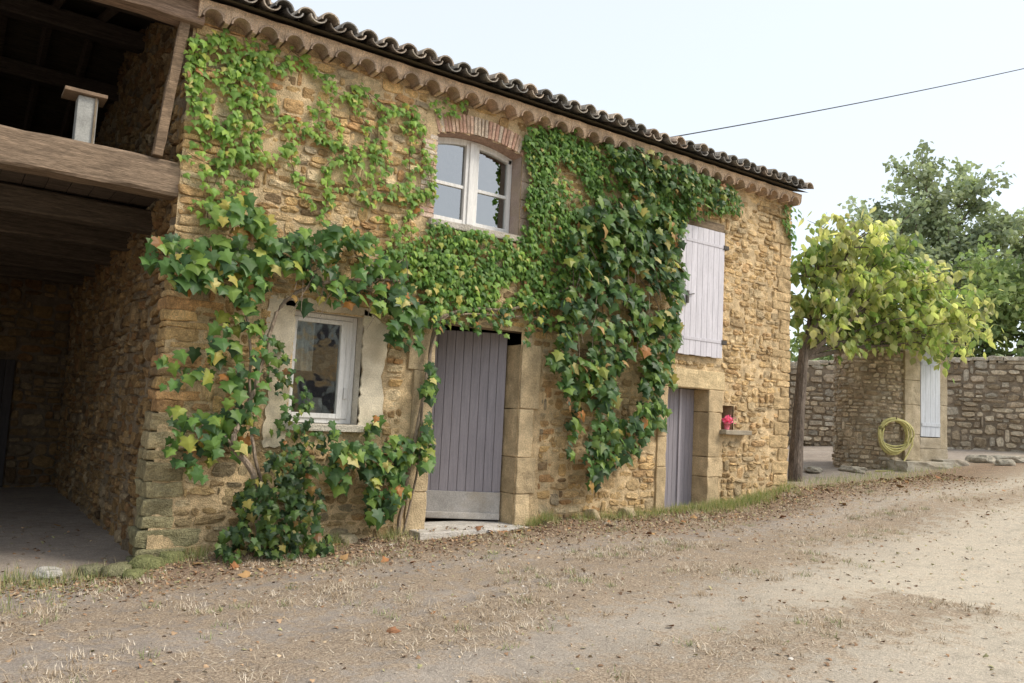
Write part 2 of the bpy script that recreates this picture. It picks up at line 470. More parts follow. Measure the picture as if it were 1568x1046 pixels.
# ---- windows
WHT = (.80, .79, .76)
wf = MB(); gl = MB()
y0, y1 = .15, .21
bx(wf, 1.205, 1.255, y0, y1, 1.35, 2.515, WHT, .006); bx(wf, 1.925, 1.975, y0, y1, 1.35, 2.515, WHT, .006)
bx(wf, 1.255, 1.925, y0, y1, 2.465, 2.515, WHT, .006); bx(wf, 1.255, 1.925, y0, y1, 1.35, 1.40, WHT, .006)
bx(wf, 1.258, 1.295, y0 - .02, y1 - .02, 1.402, 2.46, WHT, .006); bx(wf, 1.79, 1.85, y0 - .025, y1 - .02, 1.402, 2.46, WHT, .006)
bx(wf, 1.295, 1.79, y0 - .02, y1 - .02, 2.415, 2.46, WHT, .006); bx(wf, 1.295, 1.79, y0 - .02, y1 - .02, 1.402, 1.455, WHT, .006)
bx(wf, 1.853, 1.922, y0 - .01, y1, 1.402, 2.46, WHT, .006)
bx(wf, 1.86, 1.90, y0 - .03, y0 - .012, 1.62, 1.74, (.7, .69, .66), .004)
wall_quad(gl, [(1.29, .16, 1.45), (1.795, .16, 1.45), (1.795, .16, 2.42), (1.29, .16, 2.42)], (1, 1, 1))
y0, y1 = .20, .26
bx(wf, 2.77, 2.83, y0, y1, 3.755, 4.77, WHT, .006); bx(wf, 3.915, 3.975, y0, y1, 3.755, 4.77, WHT, .006)
bx(wf, 2.83, 3.915, y0, y1, 3.755, 3.82, WHT, .006)
bx(wf, 3.325, 3.425, y0 - .03, y1, 3.82, 4.85, WHT, .01)
bx(wf, 3.425, 3.47, y0 - .01, y1 - .01, 3.822, 4.83, WHT, .005); bx(wf, 3.28, 3.325, y0 - .01, y1 - .01, 3.822, 4.83, WHT, .005)
for a, b in ((2.83, 3.28), (3.47, 3.915)):
    bx(wf, a, b, y0 + .01, y1 - .01, 4.26, 4.30, WHT, .004)
    bx(wf, a, b, y0, y1 - .01, 3.822, 3.87, WHT, .004)
V = []; F = []; n = 18
for i in range(n + 1):
    t = math.radians(-AH + .3 + 2 * (AH - .3) * i / n)
    for R, y in ((AR - .004, y0), (AR - .075, y0), (AR - .075, y1), (AR - .004, y1)): V.append((ARC[0] + R * math.sin(t), y, ARC[1] + R * math.cos(t)))
for i in range(n):
    for k in range(4): F.append((4 * i + k, 4 * i + (k + 1) % 4, 4 * i + 4 + (k + 1) % 4, 4 * i + 4 + k))
wf.add(V, F, WHT)
wall_quad(gl, [(2.82, .235, 3.8), (3.93, .235, 3.8), (3.93, .235, 4.84), (2.82, .235, 4.84)], (1, 1, 1))
wf.build('window_frames', M_paint, house); gl.build('window_glass', M_glass, house)
cu = MB(); V = []; F = []
for i in range(25):
    x = 1.25 + i * .0125; yy = .30 + .018 * math.sin(i * 1.3)
    V += [(x, yy, 1.9), (x, yy, 2.5)]
F = [(2 * i, 2 * i + 2, 2 * i + 3, 2 * i + 1) for i in range(24)]
cu.add(V, F, (.55, .55, .52))
bx(cu, 1.5, 1.68, .26, .34, 1.36, 1.62, (.34, .33, .30), .01)
cu.build('window_curtain', M_plain, house)

# ---- entrance door
dl = MB()
GR = np.array((.335, .315, .35))
Wd = 1.2; H0, H1 = .235, 2.56
Md = Matrix.Translation((4.09, .28, 0)) @ Matrix.Rotation(math.radians(180 - 27), 4, 'Z')
npk = 11
for i in range(npk):
    a = i * Wd / npk
    bx(dl, a + .002, a + Wd / npk - .002, -.02, .02, H0, H1, GR * rnd.uniform(.92, 1.06), .005, 0, Md)
dl2 = MB()
bx(dl2, 0.0, Wd, .021, .045, H0 + .015, H0 + .34, (.50, .48, .455), .006, 0, Md)
bx(dl2, 0.0, Wd, .045, .07, H0 + .01, H0 + .09, (.58, .55, .51), .01, 0, Md)
dl.build('entrance_door_planks', M_paint, house); dl2.build('entrance_door_kick_board', M_plaster, house)
dl3 = MB()
bx(dl3, Wd - .22, Wd - .17, .022, .06, 1.15, 1.27, (.05, .05, .05), .006, 0, Md)
dl3.build('entrance_door_latch', M_metal, house)
sd = MB()
for i in range(10):
    bx(sd, 6.69 + i * .086, 6.69 + (i + 1) * .086 - .004, .26, .29, .31, 2.06, GR * rnd.uniform(.82, .98), .004)
bx(sd, 7.22, 7.27, .24, .259, .31, 2.06, GR * 1.1, .004)
sd.build('small_door', M_paint, house)

# ---- loft shutter
sm = MB(); SH = np.array((.64, .62, .665))
nb = 8; w = (7.75 - 6.80) / nb
for i in range(nb):
    bx(sm, 6.80 + i * w + .0025, 6.80 + (i + 1) * w - .0025, -.085, -.05, 2.54 + rnd.uniform(-.006, .006), 4.44 + rnd.uniform(-.005, .005), SH * rnd.uniform(.94, 1.03), .004)
for z in (2.78, 4.22):
    bx(sm, 6.90, 7.76, -.093, -.0855, z - .022, z + .022, SH * .90, .003)
sm.build('loft_shutter', M_paint, house)
im = MB()
for z in (2.78, 4.22): bx(im, 7.72, 7.83, -.105, -.03, z - .03, z + .03, (.08, .07, .06), .005)
bx(im, 6.93, 6.97, -.12, -.09, 3.28, 3.46, (.12, .11, .1), .005); tube(im, [(6.95, -.10, 3.4), (7.08, -.11, 3.43)], [.008, .008], (.1, .1, .1))
im.build('shutter_ironwork', M_metal, house)
lt = MB(); bx(lt, 6.82, 7.82, -.02, .3, 4.46, 4.60, (.24, .18, .12), .015, .004); lt.build('shutter_lintel', M_wood, house)

# ---- génoise eave
ge = MB(); PH = .27
x0 = -.02; x1 = WR + .03
xs = np.arange(x0, x1, .01)
V = []; F = []; ztop = 5.37; yf = -.20
ph = ((xs - x0) % PH) / PH - .5
zb = np.where(np.abs(ph) < .40, 5.205 + .100 * np.sqrt(np.maximum(0, 1 - (ph / .40) ** 2)), 5.195)
for x, zz in zip(xs, zb):
    jf = .018 * noise.noise(Vector((x * 5, 0, 0))); jz = .014 * noise.noise(Vector((x * 3, 5, 0)))
    V += [(x, .02, zz + jz), (x, yf + jf + (.02 if zz < 5.21 else 0), zz + jz), (x, yf + jf - .01, ztop), (x, .02, ztop)]
for i in range(len(xs) - 1):
    o = 4 * i; F += [(o, o + 1, o + 5, o + 4), (o + 1, o + 2, o + 6, o + 5), (o + 2, o + 3, o + 7, o + 6)]
F += [(0, 1, 2, 3), tuple(4 * (len(xs) - 1) + k for k in (3, 2, 1, 0))]
ge.add(V, F, (.76, .57, .40)); ge.build('genoise_mortar', M_mortar, house)
gt = MB()
xc = x0 + PH / 2
while xc < x1:
    V = []; F = []; n = 10
    c = np.array(rnd.choice([(.60, .43, .30), (.68, .50, .35), (.55, .41, .30)])) * rnd.uniform(.85, 1.1)
    for i in range(n + 1):
        t = math.pi * i / n
        for R, y in ((.104, yf - .018), (.088, yf - .018), (.088, -.005), (.104, -.005)):
            V.append((xc + R * math.cos(t), y, 5.203 + R * 1.0 * math.sin(t)))
    for i in range(n):
        for q in range(4): F.append((4 * i + q, 4 * i + (q + 1) % 4, 4 * i + 4 + (q + 1) % 4, 4 * i + 4 + q))
    gt.add(V, F, c); xc += PH
gt.build('genoise_tiles', M_mortar, house, False)

# ---- canal tile roof
rt = MB()
def tile(xc, yb, side, cover, c):
    n = 8; L = .46; R0 = .10 if cover else .09; V = []; F = []
    for j, (s, R) in enumerate(((0, R0), (L, R0 * .82))):
        y = yb + s * side * .96
        for i in range(n + 1):
            t = math.pi * i / n
            for off in (0, -.016):
                if cover: V.append((xc + (R + off) * math.cos(t), y, zb0 + s * PITCH + .045 + (R + off) * math.sin(t) * .95 + (.03 if s == 0 else 0)))
                else: V.append((xc + (R + off) * math.cos(t), y, zb0 + s * PITCH + .085 - (R + off) * math.sin(t) * .8 + (.02 if s == 0 else 0)))
    m = 2 * (n + 1)
    for i in range(n):
        F.append((2 * i, 2 * i + 2, m + 2 * i + 2, m + 2 * i)); F.append((2 * i + 1, m + 2 * i + 1, m + 2 * i + 3, 2 * i + 3))
        F.append((2 * i, 2 * i + 1, 2 * i + 3, 2 * i + 2))
    rt.add(V, F, c)
TC = [(.42, .37, .31), (.33, .31, .27), (.52, .43, .34), (.28, .265, .245), (.46, .36, .28)]
SP = .235
rows = int((DEP / 2 + .42) / .38) + 1
for side in (1, -1):
    for r in range(rows):
        zb0 = 5.37 + r * .38 * PITCH
        yb = (-.40 + r * .38) if side == 1 else (DEP + .40 - r * .38)
        x = BX - .4
        while x < WR + .1:
            jx = rnd.uniform(-.014, .014); jy = rnd.uniform(-.035, .035)
            sag = zb0; zb0 = sag + .012 * noise.noise(Vector((x * .9, 3, r * .3))) + rnd.uniform(-.005, .005)
            tile(x + jx, yb + jy + .03, side, False, np.array(rnd.choice(TC)) * rnd.uniform(.7, 1.05))
            tile(x + SP / 2 + jx, yb + jy, side, True, np.array(rnd.choice(TC)) * rnd.uniform(.75, 1.15))
            zb0 = sag; x += SP
rt.build('canal_tile_roof', M_tile, house, False)
rs = MB()
ym = DEP / 2; zr = roofz(ym)
for (ya, za, yb2, zb2) in ((-.34, 5.375, ym, zr), (DEP + .34, 5.375, ym, zr)):
    wall_quad(rs, [(BX - .4, ya, za), (WR + .02, ya, za), (WR + .02, yb2, zb2), (BX - .4, yb2, zb2)], (.10, .08, .055))
for x in np.arange(BX, 0, .5):
    for s in (1, -1):
        ya = -.3 if s == 1 else DEP + .3
        tube(rs, [(x, ya, 5.30), (x, ym, zr - .07)], [.05, .06], (.12, .09, .065), 5)
rs.build('roof_boarding', M_wood, house)
rdg = MB()
for x in np.arange(BX - .3, WR, .42):
    V = []; F = []
    for j in range(2):
        for i in range(9):
            t = math.pi * i / 8; R = .13 - .02 * j; V.append((x + j * .45, ym + R * math.cos(t), zr + .08 + R * math.sin(t)))
    for i in range(8): F.append((i, i + 1, 10 + i, 9 + i))
    rdg.add(V, F, np.array(rnd.choice(TC)))
rdg.build('ridge_tiles', M_tile, house)

# ---- barn timbers
tb = MB()
def timber(p0, p1, w, h, col, nseg=10, jit=.012):
    p0, p1 = Vector(p0), Vector(p1); d = (p1 - p0).normalized()
    s = d.cross(Vector((0, 0, 1))).normalized() if abs(d.z) < .9 else Vector((1, 0, 0)); u = s.cross(d)
    prof = [(-.5, -.42), (-.42, -.5), (.42, -.5), (.5, -.42), (.5, .42), (.42, .5), (-.42, .5), (-.5, .42)]
    V = []; F = []; so_ = rnd.uniform(0, 50)
    for i in range(nseg + 1):
        p = p0.lerp(p1, i / nseg); wv = noise.noise(Vector((i * .35, so_, 0))) * .03
        for a, b in prof: V.append((p + s * (a * w + rnd.uniform(-jit, jit) * .6) + u * (b * h + wv + rnd.uniform(-jit, jit) * .6))[:])
    for i in range(nseg):
        for k in range(8): F.append((i * 8 + k, i * 8 + (k + 1) % 8, i * 8 + 8 + (k + 1) % 8, i * 8 + 8 + k))
    F.append(tuple(range(8))); F.append(tuple(nseg * 8 + k for k in range(8)))
    tb.add(V, F, col)
timber((BX, .12, 3.66), (-.02, .12, 3.62), .26, .33, (.24, .175, .12), 30)
timber((BX, -.02, 5.30), (.05, -.02, 5.28), .24, .26, (.30, .21, .15), 26)
timber((-.10, -.02, 5.2), (-.24, .0, 3.80), .09, .10, (.22, .155, .10), 8)
for y, h in ((1.2, .24), (2.5, .26), (3.8, .24), (5.1, .24), (6.4, .24)):
    timber((BX, y, 3.42), (.0, y, 3.40), .22, h, (.10, .078, .058), 10)
for y in (.9, 2.8, 4.6): timber((BX, y, 5.45 + .2 * y if y < 3.7 else 5.9), (0, y, 5.45 + .2 * y if y < 3.7 else 5.9), .2, .22, (.09, .07, .055), 8)
tb.build('barn_timbers', M_wood, house)
fl = MB()
for i in range(33):
    bx(fl, BX + i * .195, BX + i * .195 + .19, .3, DEP, 3.56, 3.60, np.array((.10, .078, .06)) * rnd.uniform(.8, 1.15), .004)
fl.build('loft_floor', M_wood, house)
st = MB()
bx(st, -.90, -.73, .35, .55, 3.60, 4.33, (.42, .42, .39), .01); bx(st, -1.02, -.66, .3, .6, 4.335, 4.37, (.30, .21, .14), .006)
bx(st, -.76, -.74, .33, .36, 3.60, 4.33, (.25, .2, .14), .004)
bx(st, -1.6, -1.2, .9, 1.3, 3.60, 4.0, (.16, .13, .10), .01); bx(st, -.58, -.40, .5, .8, 3.60, 3.75, (.3, .2, .13), .01)
tube(st, [(-1.7, 1.6, 4.0), (-1.0, 2.2, 4.3)], [.03, .03], (.12, .1, .07))
st.build('loft_clutter', M_plain, house)

# ================================================================== LEAVES
half = [(.16, .16), (.44, .12), (.36, -.12), (.60, -.30), (.36, -.46), (.24, -.60)]
out2 = [(0, .02)] + half + [(0, -1.0)] + [(-x, y) for x, y in half[::-1]]
def tmpl(out2, fold=.22, droop=.25):
    c = (0, -.34)
    V = [(c[0], c[1], .04)] + [(x, y, -abs(x) * fold - droop * max(0, -y - .4) ** 1.3) for x, y in out2]
    n = len(out2); F = [(0, 1 + i, 1 + (i + 1) % n) for i in range(n)]
    return np.array(V), F
T_grape = tmpl(out2)
T_ivy = tmpl([(0, 0), (.36, .06), (.5, -.3), (.24, -.5), (0, -1), (-.24, -.5), (-.5, -.3), (-.36, .06)], .2, .15)
T_oval = tmpl([(0, 0), (.28, -.2), (.34, -.5), (0, -1), (-.34, -.5), (-.28, -.2)], .3, .3)
T_clump = (np.array([(0, 0, 0), (.5, -.3, .12), (.1, -1, -.1), (-.45, -.45, .15)]), [(0, 1, 2), (0, 2, 3)])

def leaves(name, T, pos, nrm, tip, size, col, mat, parent):
    TV, TF = T; pos = np.asarray(pos); N = len(pos)
    nrm = np.asarray(nrm, float); nrm /= np.linalg.norm(nrm, axis=1)[:, None]
    ey = -np.asarray(tip, float); ey -= nrm * (ey * nrm).sum(1)[:, None]; ey /= np.linalg.norm(ey, axis=1)[:, None] + 1e-9
    ex = np.cross(ey, nrm)
    size = np.asarray(size)
    zj = rng.uniform(.3, 2.0, N)
    P = (TV[None, :, 0, None] * ex[:, None, :] + TV[None, :, 1, None] * ey[:, None, :] + TV[None, :, 2, None] * zj[:, None, None] * nrm[:, None, :]) * size[:, None, None] + pos[:, None, :]
    k = len(TV); tf = np.array(TF)
    F = (tf[None] + (np.arange(N) * k)[:, None, None]).reshape(-1, 3).tolist()
    cv = np.asarray(col)[:, None, :] * rng.uniform(.88, 1.12, (N, k, 1))
    cv[:, 0] *= 1.15      # paler towards the midrib
    return mk(name, P.reshape(-1, 3), F, cv.reshape(-1, 3), mat, parent, False)

def in_poly(x, z, poly):
    ins = False; j = len(poly) - 1
    for i in range(len(poly)):
        xi, zi = poly[i]; xj, zj = poly[j]
        if (zi > z) != (zj > z) and x < (xj - xi) * (z - zi) / (zj - zi) + xi: ins = not ins
        j = i
    return ins

def rand_in(poly, n, nz=None, thr=-.1, sc=3.0, seed=0):
    xs = [p[0] for p in poly]; zs = [p[1] for p in poly]; out = []; t = 0
    while len(out) < n and t < n * 40:
        t += 1; x = rnd.uniform(min(xs) - .06, max(xs) + .06); z = rnd.uniform(min(zs) - .06, max(zs) + .06)
        jx, jz = x + .16 * noise.noise(Vector((x * 4, z * 4, 2))), z + .16 * noise.noise(Vector((x * 4, z * 4, 8)))
        if in_poly(jx, jz, poly) and noise.noise(Vector((x * sc, z * sc, seed))) > thr: out.append((x, z))
    return out

GREEN = [(.08, .165, .04), (.065, .135, .04), (.11, .20, .045), (.055, .11, .045), (.16, .25, .05)]
def gcol(base, yel=.05, red=.02):
    t = rnd.random()
    if t < red: return np.array(rnd.choice([(.42, .19, .06), (.45, .28, .09), (.30, .16, .07)]))
    if t < red + yel: return np.array(rnd.choice([(.44, .38, .09), (.32, .35, .07), (.52, .46, .17), (.26, .30, .06)]))
    return np.array(rnd.choice(base)) * rnd.uniform(.75, 1.3)

vine = empty('grapevine')
MASSES = [  # outline measured on the wall, number of leaves, thickness of the mass, shade, leaf size
 ([(-.31, 2.91), (.10, 3.29), (.51, 3.57), (.92, 3.45), (1.08, 2.99), (.78, 2.48), (.36, 2.37), (-.02, 2.57)], 330, .45, 1.0, .135),
 ([(.98, 3.19), (1.41, 3.47), (1.93, 3.49), (2.27, 3.25), (2.66, 2.93), (2.72, 2.30), (2.25, 2.25), (2.02, 2.52), (1.56, 2.44), (1.08, 2.66)], 350, .40, 1.0, .135),
 ([(.42, 2.38), (.86, 2.49), (1.00, 2.0), (.94, 1.51), (.63, 1.37), (.46, 1.87)], 85, .35, 1.0, .13),
 ([(.03, 1.34), (.49, 1.55), (.94, 1.51), (.84, 1.12), (.42, .86), (.12, .98)], 95, .35, 1.0, .135),
 ([(-.05, 1.95), (.26, 2.04), (.41, 1.67), (.06, 1.65)], 18, .3, 1.0, .13),
 ([(.97, 2.31), (1.23, 2.06), (1.47, 1.67), (1.59, 1.07), (1.24, 1.06), (1.00, 1.51)], 130, .22, .75, .08),
 ([(1.63, 1.41), (2.10, 1.15), (2.29, 1.72), (2.72, 1.82), (2.90, 2.36), (2.94, 1.76), (2.86, .87), (2.45, .37), (2.00, .38), (1.76, .73)], 340, .40, .95, .125),
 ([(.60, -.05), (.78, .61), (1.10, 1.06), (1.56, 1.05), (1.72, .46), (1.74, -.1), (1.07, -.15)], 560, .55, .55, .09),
 ([(4.75, 3.23), (4.84, 4.11), (5.43, 4.57), (6.95, 4.70), (6.98, 3.71), (6.86, 2.36), (6.70, 1.52), (6.02, 1.10), (5.39, .75), (4.88, 1.08), (4.90, 1.71), (4.66, 2.19)], 1650, .42, .85, .145),
 ([(5.39, 5.30), (6.26, 5.42), (8.15, 5.22), (7.75, 4.92), (6.9, 4.70), (5.78, 4.65)], 520, .35, .8, .10),
 ([(2.72, 2.72), (3.7, 2.88), (4.71, 3.21), (4.84, 2.72), (4.2, 2.50), (3.5, 2.52), (2.85, 2.52)], 230, .22, 1.1, .085),
]
pos, nrm, tip, siz, col = [], [], [], [], []
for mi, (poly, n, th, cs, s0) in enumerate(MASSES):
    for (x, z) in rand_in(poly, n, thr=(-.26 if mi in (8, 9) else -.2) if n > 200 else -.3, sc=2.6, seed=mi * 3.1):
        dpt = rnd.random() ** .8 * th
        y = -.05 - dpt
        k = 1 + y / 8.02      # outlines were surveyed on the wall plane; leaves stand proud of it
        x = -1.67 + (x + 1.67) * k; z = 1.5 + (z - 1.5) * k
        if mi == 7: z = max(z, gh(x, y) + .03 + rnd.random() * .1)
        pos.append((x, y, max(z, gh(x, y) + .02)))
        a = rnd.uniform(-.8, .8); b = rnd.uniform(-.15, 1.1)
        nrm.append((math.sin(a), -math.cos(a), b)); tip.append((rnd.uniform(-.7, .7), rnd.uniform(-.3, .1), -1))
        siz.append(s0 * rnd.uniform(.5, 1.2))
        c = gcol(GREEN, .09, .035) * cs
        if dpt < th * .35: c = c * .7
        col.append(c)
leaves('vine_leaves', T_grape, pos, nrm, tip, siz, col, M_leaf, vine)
sm_ = MB(); BK = (.27, .215, .16)
def vstem(pts, r0, r1, sub=5):
    P = smooth_path(pts, sub); n = len(P)
    P = [p + Vector((rnd.uniform(-1, 1), rnd.uniform(-1, 1), rnd.uniform(-1, 1))) * r0 * .25 for p in P]
    tube(sm_, P, [r0 + (r1 - r0) * i / (n - 1) for i in range(n)], BK, 7, .12)
vstem([(.96, -.3, -.05), (.90, -.3, .4), (.80, -.32, .86), (.60, -.34, 1.11), (.66, -.28, 1.37), (.80, -.2, 1.7), (.90, -.16, 2.17), (1.0, -.16, 2.5), (1.3, -.18, 2.75), (1.9, -.15, 2.9), (2.4, -.12, 2.95)], .034, .014)
vstem([(.94, -.26, 0), (1.0, -.24, .5), (.82, -.3, 1.0), (.76, -.2, 1.5), (.70, -.2, 2.2), (.5, -.24, 2.7), (.3, -.2, 3.0)], .02, .01)
vstem([(.60, -.34, 1.11), (.45, -.3, 1.25), (.3, -.3, 1.3)], .014, .006)
vstem([(2.48, -.1, .08), (2.55, -.1, .6), (2.66, -.1, 1.3), (2.76, -.1, 1.97), (2.79, -.1, 2.35), (2.9, -.11, 2.62), (3.34, -.12, 2.76), (3.8, -.12, 2.80), (4.3, -.1, 3.0), (4.9, -.1, 3.3), (5.6, -.1, 3.8), (6.2, -.1, 4.5), (6.6, -.1, 5.0)], .024, .014)
vstem([(2.52, -.14, .05), (2.7, -.12, 1.0), (2.70, -.14, 1.8), (2.85, -.13, 2.5), (3.1, -.15, 2.66), (3.7, -.14, 2.72), (4.4, -.14, 2.76)], .013, .009)
for _ in range(16):
    x = rnd.uniform(4.8, 6.3); z = rnd.uniform(3.0, 4.5)
    vstem([(x, -.1, z), (x + rnd.uniform(-.2, .2), -.3, z - .4), (x + rnd.uniform(-.3, .2), -.4, z - rnd.uniform(.8, 1.2))], .007, .004, 3)
for _ in range(14):
    x = rnd.uniform(1.1, 2.4); z = rnd.uniform(2.7, 3.2)
    vstem([(x, -.1, z), (x + rnd.uniform(-.2, .2), -.3, z + .1), (x + rnd.uniform(-.3, .2), -.35, z - rnd.uniform(.1, .5))], .006, .003, 3)
sm_.build('vine_stems', M_bark, vine)

creep = empty('wall_creeper')
PA = [(-.05, 5.08), (.64, 5.24), (1.21, 5.17), (1.82, 5.02), (2.48, 4.97), (2.71, 4.8), (2.73, 3.79), (2.28, 3.03), (1.26, 3.51), (.90, 3.65), (.17, 3.18), (0, 3.79)]
PB = [(3.97, 5.12), (5.04, 5.34), (6.27, 5.27), (7.97, 5.2), (8.14, 4.85), (6.84, 4.52), (6.76, 3.9), (5.14, 3.36), (4.51, 2.93), (3.71, 2.80), (2.72, 2.68), (2.29, 2.96), (2.26, 3.33), (2.74, 3.7), (3.95, 3.66), (4.05, 4.12)]
PBtop = [(2.6, 5.22), (4.1, 5.22), (4.1, 5.1), (3.4, 5.18), (2.6, 4.9)]
pos, nrm, tip, siz, col = [], [], [], [], []
cst = MB()
LG = [(.17, .29, .06), (.21, .34, .065), (.13, .23, .05), (.25, .37, .07)]
DG = [(.10, .20, .045), (.13, .24, .045), (.085, .165, .04), (.16, .27, .05)]
def put(x, z, s, base, yel=.05, red=.01, dmax=.05):
    if in_hole(x, z) and not (x < 2.83 or z > 4.85): return
    pos.append((x, -.045 - rnd.random() * dmax, z)); a = rnd.gauss(0, .35)
    nrm.append((math.sin(a), -1, rnd.uniform(.0, .7))); tip.append((rnd.uniform(-.6, .6), -.1, -1)); siz.append(s * rnd.uniform(.5, 1.3)); col.append(gcol(base, yel, red))
def strand(poly, x, z, ang, steps, base, s, dens, dmax=.05, prob=.8):
    path = []
    for i in range(steps):
        ang += rnd.gauss(0, .22); x += .035 * math.cos(ang); z += .035 * math.sin(ang)
        if not in_poly(x, z, poly) or z > 5.2:
            ang += 1.0; x -= .05 * math.cos(ang - 1); continue
        path.append((x, -.045, z))
        for _ in range(dens):
            if rnd.random() < prob: put(x + rnd.gauss(0, .035), z + rnd.gauss(0, .035), s, base, .08, .012, dmax)
    if len(path) > 4: tube(cst, path[::2], [.004] * len(path[::2]), (.24, .15, .10), 4)
for i in range(44):
    p = rand_in(PA, 1)[0]; strand(PA, p[0], p[1], rnd.choice([1.4, 1.2, 1.8, .3, 2.4, -1.4]), rnd.randint(14, 42), LG, .075, 2, .05, .5)
for i in range(14):
    x = rnd.uniform(-.02, .8); z = rnd.uniform(3.4, 5.1)
    if in_poly(x, z, PA): strand(PA, x, z, rnd.choice([1.4, -1.5, -.4]), 26, LG, .085, 2, .10, .6)
for i in range(75):
    p = rand_in(PB, 1)[0]; strand(PB, p[0], p[1], rnd.choice([.3, 1.2, 2.0, 2.9, -.6]), rnd.randint(20, 50), DG, .072, 3, .09, .7)
for (x, z) in rand_in(PB, 3300, thr=-.12, sc=2.2, seed=5): put(x, z, .072, DG, .06, .008, .12)
for (x, z) in rand_in(PBtop, 40): put(x, z, .065, LG, .05, .0)
for (x, z) in rand_in([(9.1, 5.1), (9.5, 5.2), (9.55, 4.4), (9.4, 4.6)], 50): put(x, z, .09, DG)
for (x, z) in rand_in([(2.3, 3.2), (2.8, 3.7), (4.0, 3.66), (4.6, 3.0), (2.9, 2.7)], 380, thr=-.1): put(x, z, .078, LG, .07, .01, .12)
leaves('creeper_leaves', T_ivy, pos, nrm, tip, siz, col, M_leaf2, creep)
cst.build('creeper_stems', M_bark, creep)

# ================================================================== FLOWER POT
fp = empty('potted_flower')
fm = MB()
V = []; F = []; n = 14
prof = [(.035, 1.49), (.05, 1.575), (.056, 1.575), (.056, 1.59), (.045, 1.59), (.04, 1.56)]
for r, z in prof:
    for i in range(n): V.append((7.97 + r * math.cos(2 * math.pi * i / n), -.02 + r * math.sin(2 * math.pi * i / n), z))
for j in range(len(prof) - 1):
    for i in range(n): F.append((j * n + i, j * n + (i + 1) % n, (j + 1) * n + (i + 1) % n, (j + 1) * n + i))
F.append(tuple(range(n))); F.append(tuple((len(prof) - 1) * n + i for i in range(n)))
fm.add(V, F, (.6, .16, .2)); fm.build('pot', M_plain, fp, True)
p_ = [(7.98 + rnd.gauss(0, .045), -.03 + rnd.gauss(0, .03), 1.63 + rnd.gauss(0, .03)) for _ in range(80)]
nn = rng.normal(size=(80, 3)); nn[:, 1] -= .8
leaves('petals', T_oval, p_, nn, rng.normal(size=(80, 3)), [.045] * 80, [np.array(rnd.choice([(.80, .16, .34), (.85, .25, .42), (.7, .1, .24)])) for _ in range(80)], M_leaf2, fp)

# ================================================================== GROUND
def axis(lo, hi, c0, c1, fine, g=1.22):
    a = list(np.arange(c0, c1, fine)); s = fine; v = c1
    while v < hi: a.append(v); s *= g; v += s
    a.append(hi); s = fine; v = c0 - fine
    while v > lo: a.insert(0, v); s *= g; v -= s
    a.insert(0, lo); return np.array(a)
def bankf(x, y): return math.exp(-((y + .12) / .35) ** 2) * .05 if (-.1 < x < 2.6 or 4.4 < x < 9.5) else 0.0
def gzat(x, y):
    return float(gh(x, y)) + noise.noise(Vector((x * .8, y * .8, 0))) * .03 + noise.noise(Vector((x * 3.5, y * 3.5, 3))) * .012 + bankf(x, y)
gx = axis(-300, 500, -4, 14, .07); gy = axis(-300, 500, -7.5, 3, .07)
GX, GY = np.meshgrid(gx, gy, indexing='ij'); f = GX.ravel(); g = GY.ravel()
nz = np.array([gzat(a, b) - float(gh(a, b)) + noise.noise(Vector((a * 12, b * 12, 5))) * .005 if abs(a) < 60 and abs(b) < 60 else 0 for a, b in zip(f, g)])
gz = gh(f, g) + nz
nx, ny = len(gx), len(gy)
F = [(i * ny + k, (i + 1) * ny + k, (i + 1) * ny + k + 1, i * ny + k + 1) for i in range(nx - 1) for k in range(ny - 1)]
